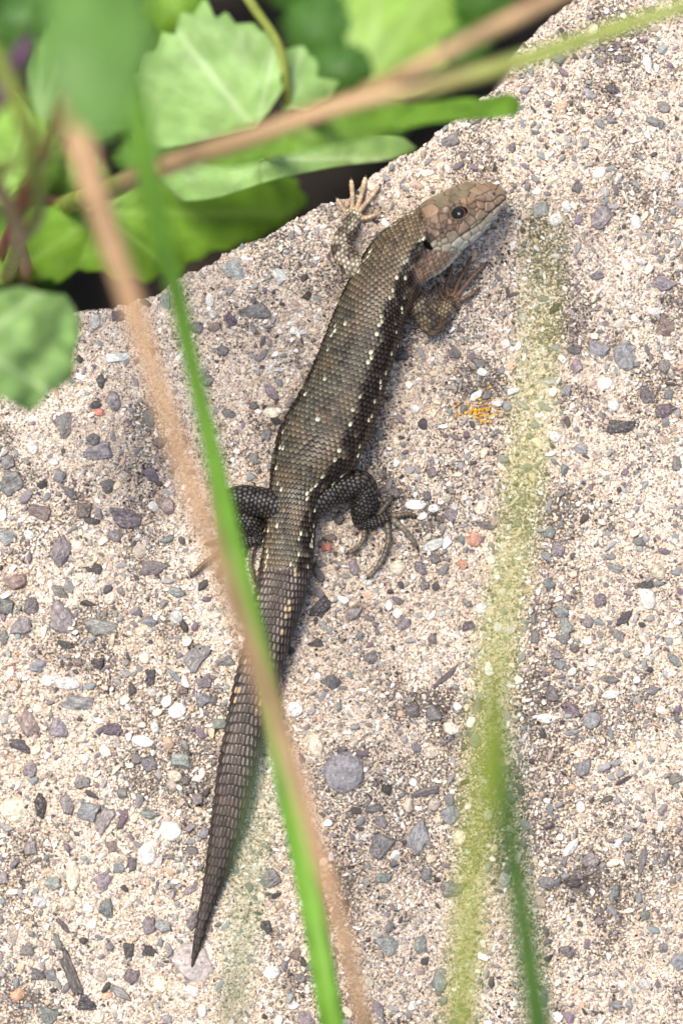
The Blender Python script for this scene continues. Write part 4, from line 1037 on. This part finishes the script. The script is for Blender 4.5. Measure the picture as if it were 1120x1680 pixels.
def leaf_part(root, outline, centre, h0, mat, slope=(0, 0), bow=0.0, teeth=0, tooth=0.0, veins=7, seed=0, thick=0.22, name='leaf', base_h=None, frill=1.2):
    """a leaf traced as a star-shaped outline (photo px) about its petiole point, laid on a tilted, bowed sheet at height h0"""
    o = np.array(outline, float); c = np.array(centre, float)
    d = np.concatenate([[0], np.cumsum(np.hypot(*np.diff(np.vstack([o, o[:1]]), axis=0).T))])
    n = 160
    q = np.linspace(0, d[-1], n, endpoint=False)
    oc = np.vstack([o[-1:], o, o[:2]]); dc = np.concatenate([[d[0] - (d[-1] - d[-2])], d, [d[-1] + d[1]]])
    ol = 0.5 * hermite(dc, oc, q) + 0.5 * np.stack([np.interp(q, dc, oc[:, 0]), np.interp(q, dc, oc[:, 1])], -1)
    if teeth:
        ph = (q / d[-1] * teeth) % 1.0
        saw = np.where(ph < .7, ph / .7, (1 - ph) / .3)
        out = ol - c; out /= np.linalg.norm(out, axis=1, keepdims=True) + 1e-6
        ol = ol + out * (tooth * (saw - .4) * (0.7 + 0.6 * vnoise(q * 0.05, q * 0 + seed, seed)))[:, None]
    nr = 16
    r = np.linspace(0.02, 1, nr)
    XY = c[None, None] + r[:, None, None] * (ol - c)[None]
    ang = np.arctan2(ol[:, 1] - c[1], ol[:, 0] - c[0])
    rel = XY - c
    size = np.hypot(*(ol - c).T).mean()
    vp = np.linspace(ang.min(), ang.max(), veins + 2)[1:-1] if veins else []
    vein = np.zeros((nr, n)); pl = np.zeros((nr, n))
    for a in vp:
        da = np.abs((ang - a + np.pi) % (2 * np.pi) - np.pi)[None] * r[:, None] * size
        vein = np.maximum(vein, np.exp(-(da / (size * 0.018 + 1.0)) ** 2)); pl = np.maximum(pl, np.exp(-(da / (size * 0.12)) ** 2))
    h = h0 + slope[0] * rel[..., 0] * .1 + slope[1] * (-rel[..., 1]) * .1 - bow * (np.hypot(rel[..., 0], rel[..., 1]) / size) ** 2
    h = h + frill * (fbm(XY[..., 0] * 0.02 + seed, XY[..., 1] * 0.02, 3, seed) - .5) * r[:, None] * 2 - 0.5 * pl * r[:, None]
    V = PA(XY[..., 0], XY[..., 1], h).reshape(-1, 3)
    nv = len(V)
    Vb = V - np.array([0, 0, thick])
    f = grid_faces(nr, n, wrap=True)
    rim = np.arange(n) + (nr - 1) * n; rim2 = (np.arange(n) + 1) % n + (nr - 1) * n
    cap = np.stack([np.arange(n), (np.arange(n) + 1) % n], -1)
    V = np.vstack([V, Vb, V[:n].mean(0)[None], Vb[:n].mean(0)[None]])
    tri = [np.concatenate([cap, np.full((n, 1), 2 * nv)], 1), np.concatenate([cap[:, ::-1] + nv, np.full((n, 1), 2 * nv + 1)], 1)]
    va = np.concatenate([vein.ravel() * .8, vein.ravel() * .8, [0.5, 0.5]])
    return part(name, V, [f, f[:, ::-1] + nv, np.stack([rim, rim2, rim2 + nv, rim + nv], -1)] + tri, mat, root, attrs={'vein': va})

# grass: every blade roots in the soil in front of the block and leans over it
def grass(label, pts, mat, group=None, kind='blade', name='grass_blade', cat='grass blade', **kw):
    root = thing(name, PA(*[np.array([pts[-1][k]]) for k in range(3)])[0], label, cat, group)
    if kind == 'blade': blade_part('blade', root, pts, mat, **kw)
    else: stem_part('stalk', root, pts, mat)
    return root
grass('bright green grass blade crossing over the tail of the lizard',
      [(150, -260, 105, 10), (185, -60, 102, 32), (212, 120, 96, 40), (243, 290, 90, 40), (287, 470, 80, 32), (318, 610, 74, 28), (355, 770, 68, 32), (395, 950, 62, 38), (437, 1120, 58, 40), (478, 1320, 54, 40), (510, 1480, 52, 40), (545, 1680, 50, 42), (580, 1830, 20, 44), (610, 2050, GH(2050), 40)], M_BLADE)
grass('tan dry grass stalk running alongside the green blade across the tail',
      [(100, 160, 92, 14), (116, 190, 94, 40), (160, 330, 102, 42), (214, 490, 116, 36), (262, 640, 124, 31), (312, 790, 126, 32), (362, 930, 122, 34), (410, 1060, 116, 34), (462, 1200, 108, 34), (512, 1360, 106, 30), (556, 1510, 106, 28), (600, 1690, 100, 28), (640, 1850, 50, 36), (665, 2080, GH(2080), 38)], M_STRAW, kind='stalk', name='dry_grass_stalk', cat='grass stalk')
grass('yellow olive grass blade standing tall over the bare pebbly concrete',
      [(893, 330, 200, 4), (890, 430, 198, 13), (884, 560, 196, 18), (868, 730, 194, 24), (846, 880, 190, 29), (820, 1040, 184, 36), (798, 1200, 176, 38), (780, 1380, 168, 38), (764, 1560, 160, 40), (752, 1720, 150, 42), (745, 1900, 90, 50), (745, 2120, GH(2120), 50)], M_OLIVE)
grass('green grass blade curving beside the yellow olive one over the concrete',
      [(862, 800, 180, 4), (838, 920, 176, 20), (820, 1030, 170, 28), (815, 1130, 162, 34), (824, 1250, 150, 38), (836, 1360, 138, 42), (850, 1460, 126, 44), (866, 1570, 114, 45), (884, 1690, 100, 46), (905, 1830, 20, 46), (925, 2060, GH(2060), 44)], M_MIDB)

grass('sage green grass blade standing beside the tip of the tail',
      [(452, 1190, 176, 3), (438, 1270, 176, 12), (418, 1380, 174, 20), (400, 1500, 170, 24), (388, 1610, 164, 26), (380, 1720, 150, 28), (378, 1900, 70, 34), (378, 2060, GH(2060), 34)], M_SAGE)

# plants beyond the broken edge
pl = thing('pale_herb', P(440, 300, GH(300)), 'pale green herb with toothed lobed leaves behind the broken edge', 'plant')
leaf_part(pl, [(218, 115), (243, 85), (282, 52), (306, 25), (340, 4), (356, 30), (374, 28), (406, 42), (442, 48), (458, 90), (462, 150), (440, 180), (385, 214), (300, 240), (235, 240), (222, 175)], (420, 215), -30, M_PALE, slope=(0.05, 0.25), bow=3, teeth=17, tooth=16, veins=6, seed=3)
leaf_part(pl, [(470, 78), (492, 78), (515, 92), (522, 122), (556, 140), (540, 165), (500, 185), (468, 178)], (470, 176), -34, M_PALE, slope=(0.1, 0.2), bow=2, teeth=8, tooth=10, veins=3, seed=5)
leaf_part(pl, [(430, 225), (540, 215), (612, 218), (662, 226), (684, 244), (640, 262), (560, 272), (470, 290), (300, 330), (250, 290)], (430, 262), -12, M_PALE, slope=(-0.05, 0.1), bow=3, veins=3, seed=8)
stem_part('stalk', pl, [(360, -80, -20, 16), (415, 10, -24, 16), (455, 70, -27, 14), (470, 150, -32, 13), (462, 230, -45, 13), (440, 300, GH(300), 14)], M_STEM)

pb = thing('toothed_herb', P(20, 400, GH(400)), 'low herb with broad yellow green toothed leaf hugging the broken edge', 'plant')
leaf_part(pb, [(-30, 340), (90, 338), (240, 296), (390, 280), (485, 296), (502, 325), (482, 358), (432, 388), (372, 408), (334, 418), (300, 440), (232, 462), (182, 452), (140, 440), (95, 462), (40, 456), (-30, 470)], (160, 350), -26, M_BRIGHT, slope=(0.02, 0.1), bow=4, teeth=26, tooth=12, veins=9, seed=11)
stem_part('stalk', pb, [(160, 350, -26, 16), (80, 330, -40, 16), (20, 400, GH(400), 18)], M_RED)
leaf_part(pb, [(40, 100), (110, 30), (200, 20), (250, 90), (235, 190), (150, 230), (70, 200)], (60, 210), -60, M_MID, slope=(0.1, 0.1), bow=5, teeth=14, tooth=10, veins=6, seed=12)

pf = thing('round_leaf_herb', P(-270, 720, GH(720)), 'small plant with one smooth pale leaf overhanging the block', 'plant')
leaf_part(pf, [(-60, 560), (-35, 492), (0, 476), (35, 470), (70, 480), (108, 484), (133, 530), (124, 580), (120, 622), (84, 644), (50, 676), (8, 656), (-40, 622)], (-45, 565), 62, M_PALE, slope=(0.02, -0.05), bow=5, veins=4, frill=4, seed=14)
stem_part('stalk', pf, [(-45, 570, 56, 14), (-150, 600, 40, 16), (-270, 720, GH(720), 20)], M_STEM)

pn = thing('long_stem_plant', P(40, 400, GH(400)), 'leaning plant stem with a narrow bright green leaf reaching over the edge', 'plant')
v_, f_, a_ = stem_geo([(1330, -75, 88, 16), (1120, 10, 88, 24), (1000, 50, 88, 28), (850, 100, 88, 32), (720, 134, 88, 33), (600, 163, 86, 31), (520, 186, 84, 31), (420, 222, 80, 32), (300, 262, 66, 34), (180, 310, 25, 34), (90, 350, -50, 32), (40, 400, GH(400), 30)], n=120)
tq = np.repeat(np.linspace(0, 1, 120), 10)
part('stalk', v_, f_, M_STEM, pn, attrs={'vein': sstep(0.16, 0.25, tq) * sstep(0.52, 0.44, tq) * 0.95})
leaf_part(pn, [(500, 195), (600, 176), (700, 168), (770, 160), (798, 163), (815, 170), (836, 152), (854, 168), (850, 186), (800, 194), (752, 194), (690, 206), (600, 228), (500, 246), (380, 275), (330, 270), (400, 232)], (480, 222), 52, M_BRIGHT, slope=(0, 0.1), bow=2, veins=3, seed=17)

ps = thing('dry_weed', P(380, 300, GH(300)), 'tan weed stem leaning behind the green one above the broken edge', 'plant stem')
stem_part('stalk', ps, [(1010, -60, 100, 20), (900, 0, 98, 26), (790, 55, 95, 28), (690, 108, 92, 28), (600, 150, 80, 28), (480, 220, 20, 28), (380, 300, GH(300), 30)], M_PINK)

pw = thing('broad_leaf_plant', P(640, 220, GH(220)), 'lime green broad leaved plant standing in the gap behind the edge', 'plant')
leaf_part(pw, [(560, -60), (640, -110), (740, -90), (785, -20), (768, 60), (720, 130), (650, 160), (590, 130), (560, 40)], (600, 140), -80, M_LIME, slope=(0.1, 0.2), bow=6, veins=5, seed=21)
stem_part('stalk', pw, [(600, 140, -84, 16), (620, 190, -92, 16), (640, 220, GH(220), 16)], M_STEM)
leaf_part(pw, [(470, -40), (530, -60), (575, -10), (570, 60), (520, 90), (480, 50)], (560, 100), -88, M_DEEP, bow=5, veins=5, seed=22)

pr = thing('reddish_weed', P(0, 470, GH(470)), 'weed with reddish stalks and a purple bud beside the toothed leaf', 'plant')
stem_part('stalk', pr, [(-20, 60, 100, 30), (30, 170, 96, 28), (60, 290, 80, 26), (30, 400, 30, 26), (0, 470, GH(470), 24)], M_STEM)
stem_part('stalk', pr, [(100, 150, 86, 14), (85, 220, 80, 22), (50, 300, 66, 24), (20, 380, 20, 24), (0, 430, GH(430), 24)], M_RED)
stem_part('stalk', pr, [(-30, 260, 90, 30), (5, 320, 80, 28), (30, 400, 30, 26), (50, 470, GH(470), 22)], M_PINK)
v_, f_, a_ = stem_geo([(50, 55, 92, 3), (42, 75, 91, 24), (22, 115, 90, 36), (-5, 165, 88, 32), (-30, 205, 80, 10)])
part('bud', v_, f_, M_PURPLE, pr, attrs={'vein': a_})
leaf_part(pr, [(-30, 180), (20, 150), (60, 200), (50, 280), (10, 330), (-40, 300)], (0, 330), -20, M_LIME, bow=3, veins=3, seed=25)

pg = thing('soft_leaf_plant', P(-60, 330, GH(330)), 'tall plant with a soft green leaf held up beside the purple bud', 'plant')
leaf_part(pg, [(70, -40), (150, -90), (225, -50), (246, 40), (240, 130), (205, 205), (150, 225), (105, 190), (80, 90)], (110, 190), 150, M_MID, slope=(0.05, 0.1), bow=4, veins=0, seed=31)
stem_part('stalk', pg, [(112, 188, 149, 16), (60, 240, 130, 20), (0, 280, 70, 22), (-60, 330, GH(330), 24)], M_STEM)

BACK = [  # leaf material, label, leaf centres (photo px), leaf radius px, height
    (M_MID, 'mid green broad leaved weed between purple bud and pale lobed leaf', [(165, 70, 95), (110, 160, 80), (200, 190, 70)], -70),
    (M_BRIGHT, 'bright green weed showing above the pale lobed leaf', [(280, 10, 70), (240, -50, 80), (330, -70, 80)], -75),
    (M_DEEP, 'dark green weed directly behind the purple bud', [(40, 40, 80), (-30, 110, 80), (30, -60, 90)], -78),
    (M_DEEP, 'dark leafy weed in the gap between pale lobed leaf and lime leaf', [(520, 40, 80), (560, 120, 70), (480, -40, 80)], -88),
    (M_MID, 'shaded green weed under the leaning stems', [(620, 190, 62), (700, 130, 56), (560, 215, 56)], -80),
    (M_DEEP, 'dark weed in the gap beside the top of the block', [(800, -10, 80), (870, -80, 90), (760, 80, 60)], -82),
    (M_LIME, 'light green weed low among the reddish stalks', [(60, 260, 70), (130, 290, 60), (0, 340, 70)], -60),
    (M_MID, 'green weed standing behind the lime green broad leaf', [(660, -120, 100), (560, -150, 90), (420, -110, 90)], -92),
    (M_DEEP, 'deep green weed in shade below the toothed leaf', [(60, 430, 60), (-60, 400, 80), (-80, 300, 80)], -75),
    (M_MID, 'small green weed behind the pinkish stem', [(330, 250, 60), (420, 300, 60), (250, 260, 60)], -60)]
rb = random.Random(12)
for mk, lab, cs, h0 in BACK:
    bx, by = cs[0][0] + 20, cs[0][1] + 60
    root = thing('weed', P(bx, by, GH(by)), lab, 'weed', 'weeds behind the block')
    for (x, y, R_) in cs:
        a0 = rb.uniform(0, 6.28)
        ol = []
        for k in range(12):
            a = 2 * math.pi * k / 12; e_ = 1 / math.sqrt(math.cos(a - a0) ** 2 + (math.sin(a - a0) / .65) ** 2)
            ol.append((x + R_ * e_ * math.cos(a) * rb.uniform(.85, 1.12), y + R_ * e_ * math.sin(a) * rb.uniform(.85, 1.12)))
        hh_ = h0 + rb.uniform(-6, 12)
        leaf_part(root, ol, (x, y), hh_, mk, slope=(rb.uniform(-.25, .25), rb.uniform(-.2, .3)), bow=4, teeth=18, tooth=12, veins=6, seed=rb.randrange(99))
        stem_part('stalk', root, [(x, y, hh_ - .5, 14), ((x + bx) / 2, (y + by) / 2, hh_ - 12, 14), (bx, by, GH(by), 16)], M_STEM)
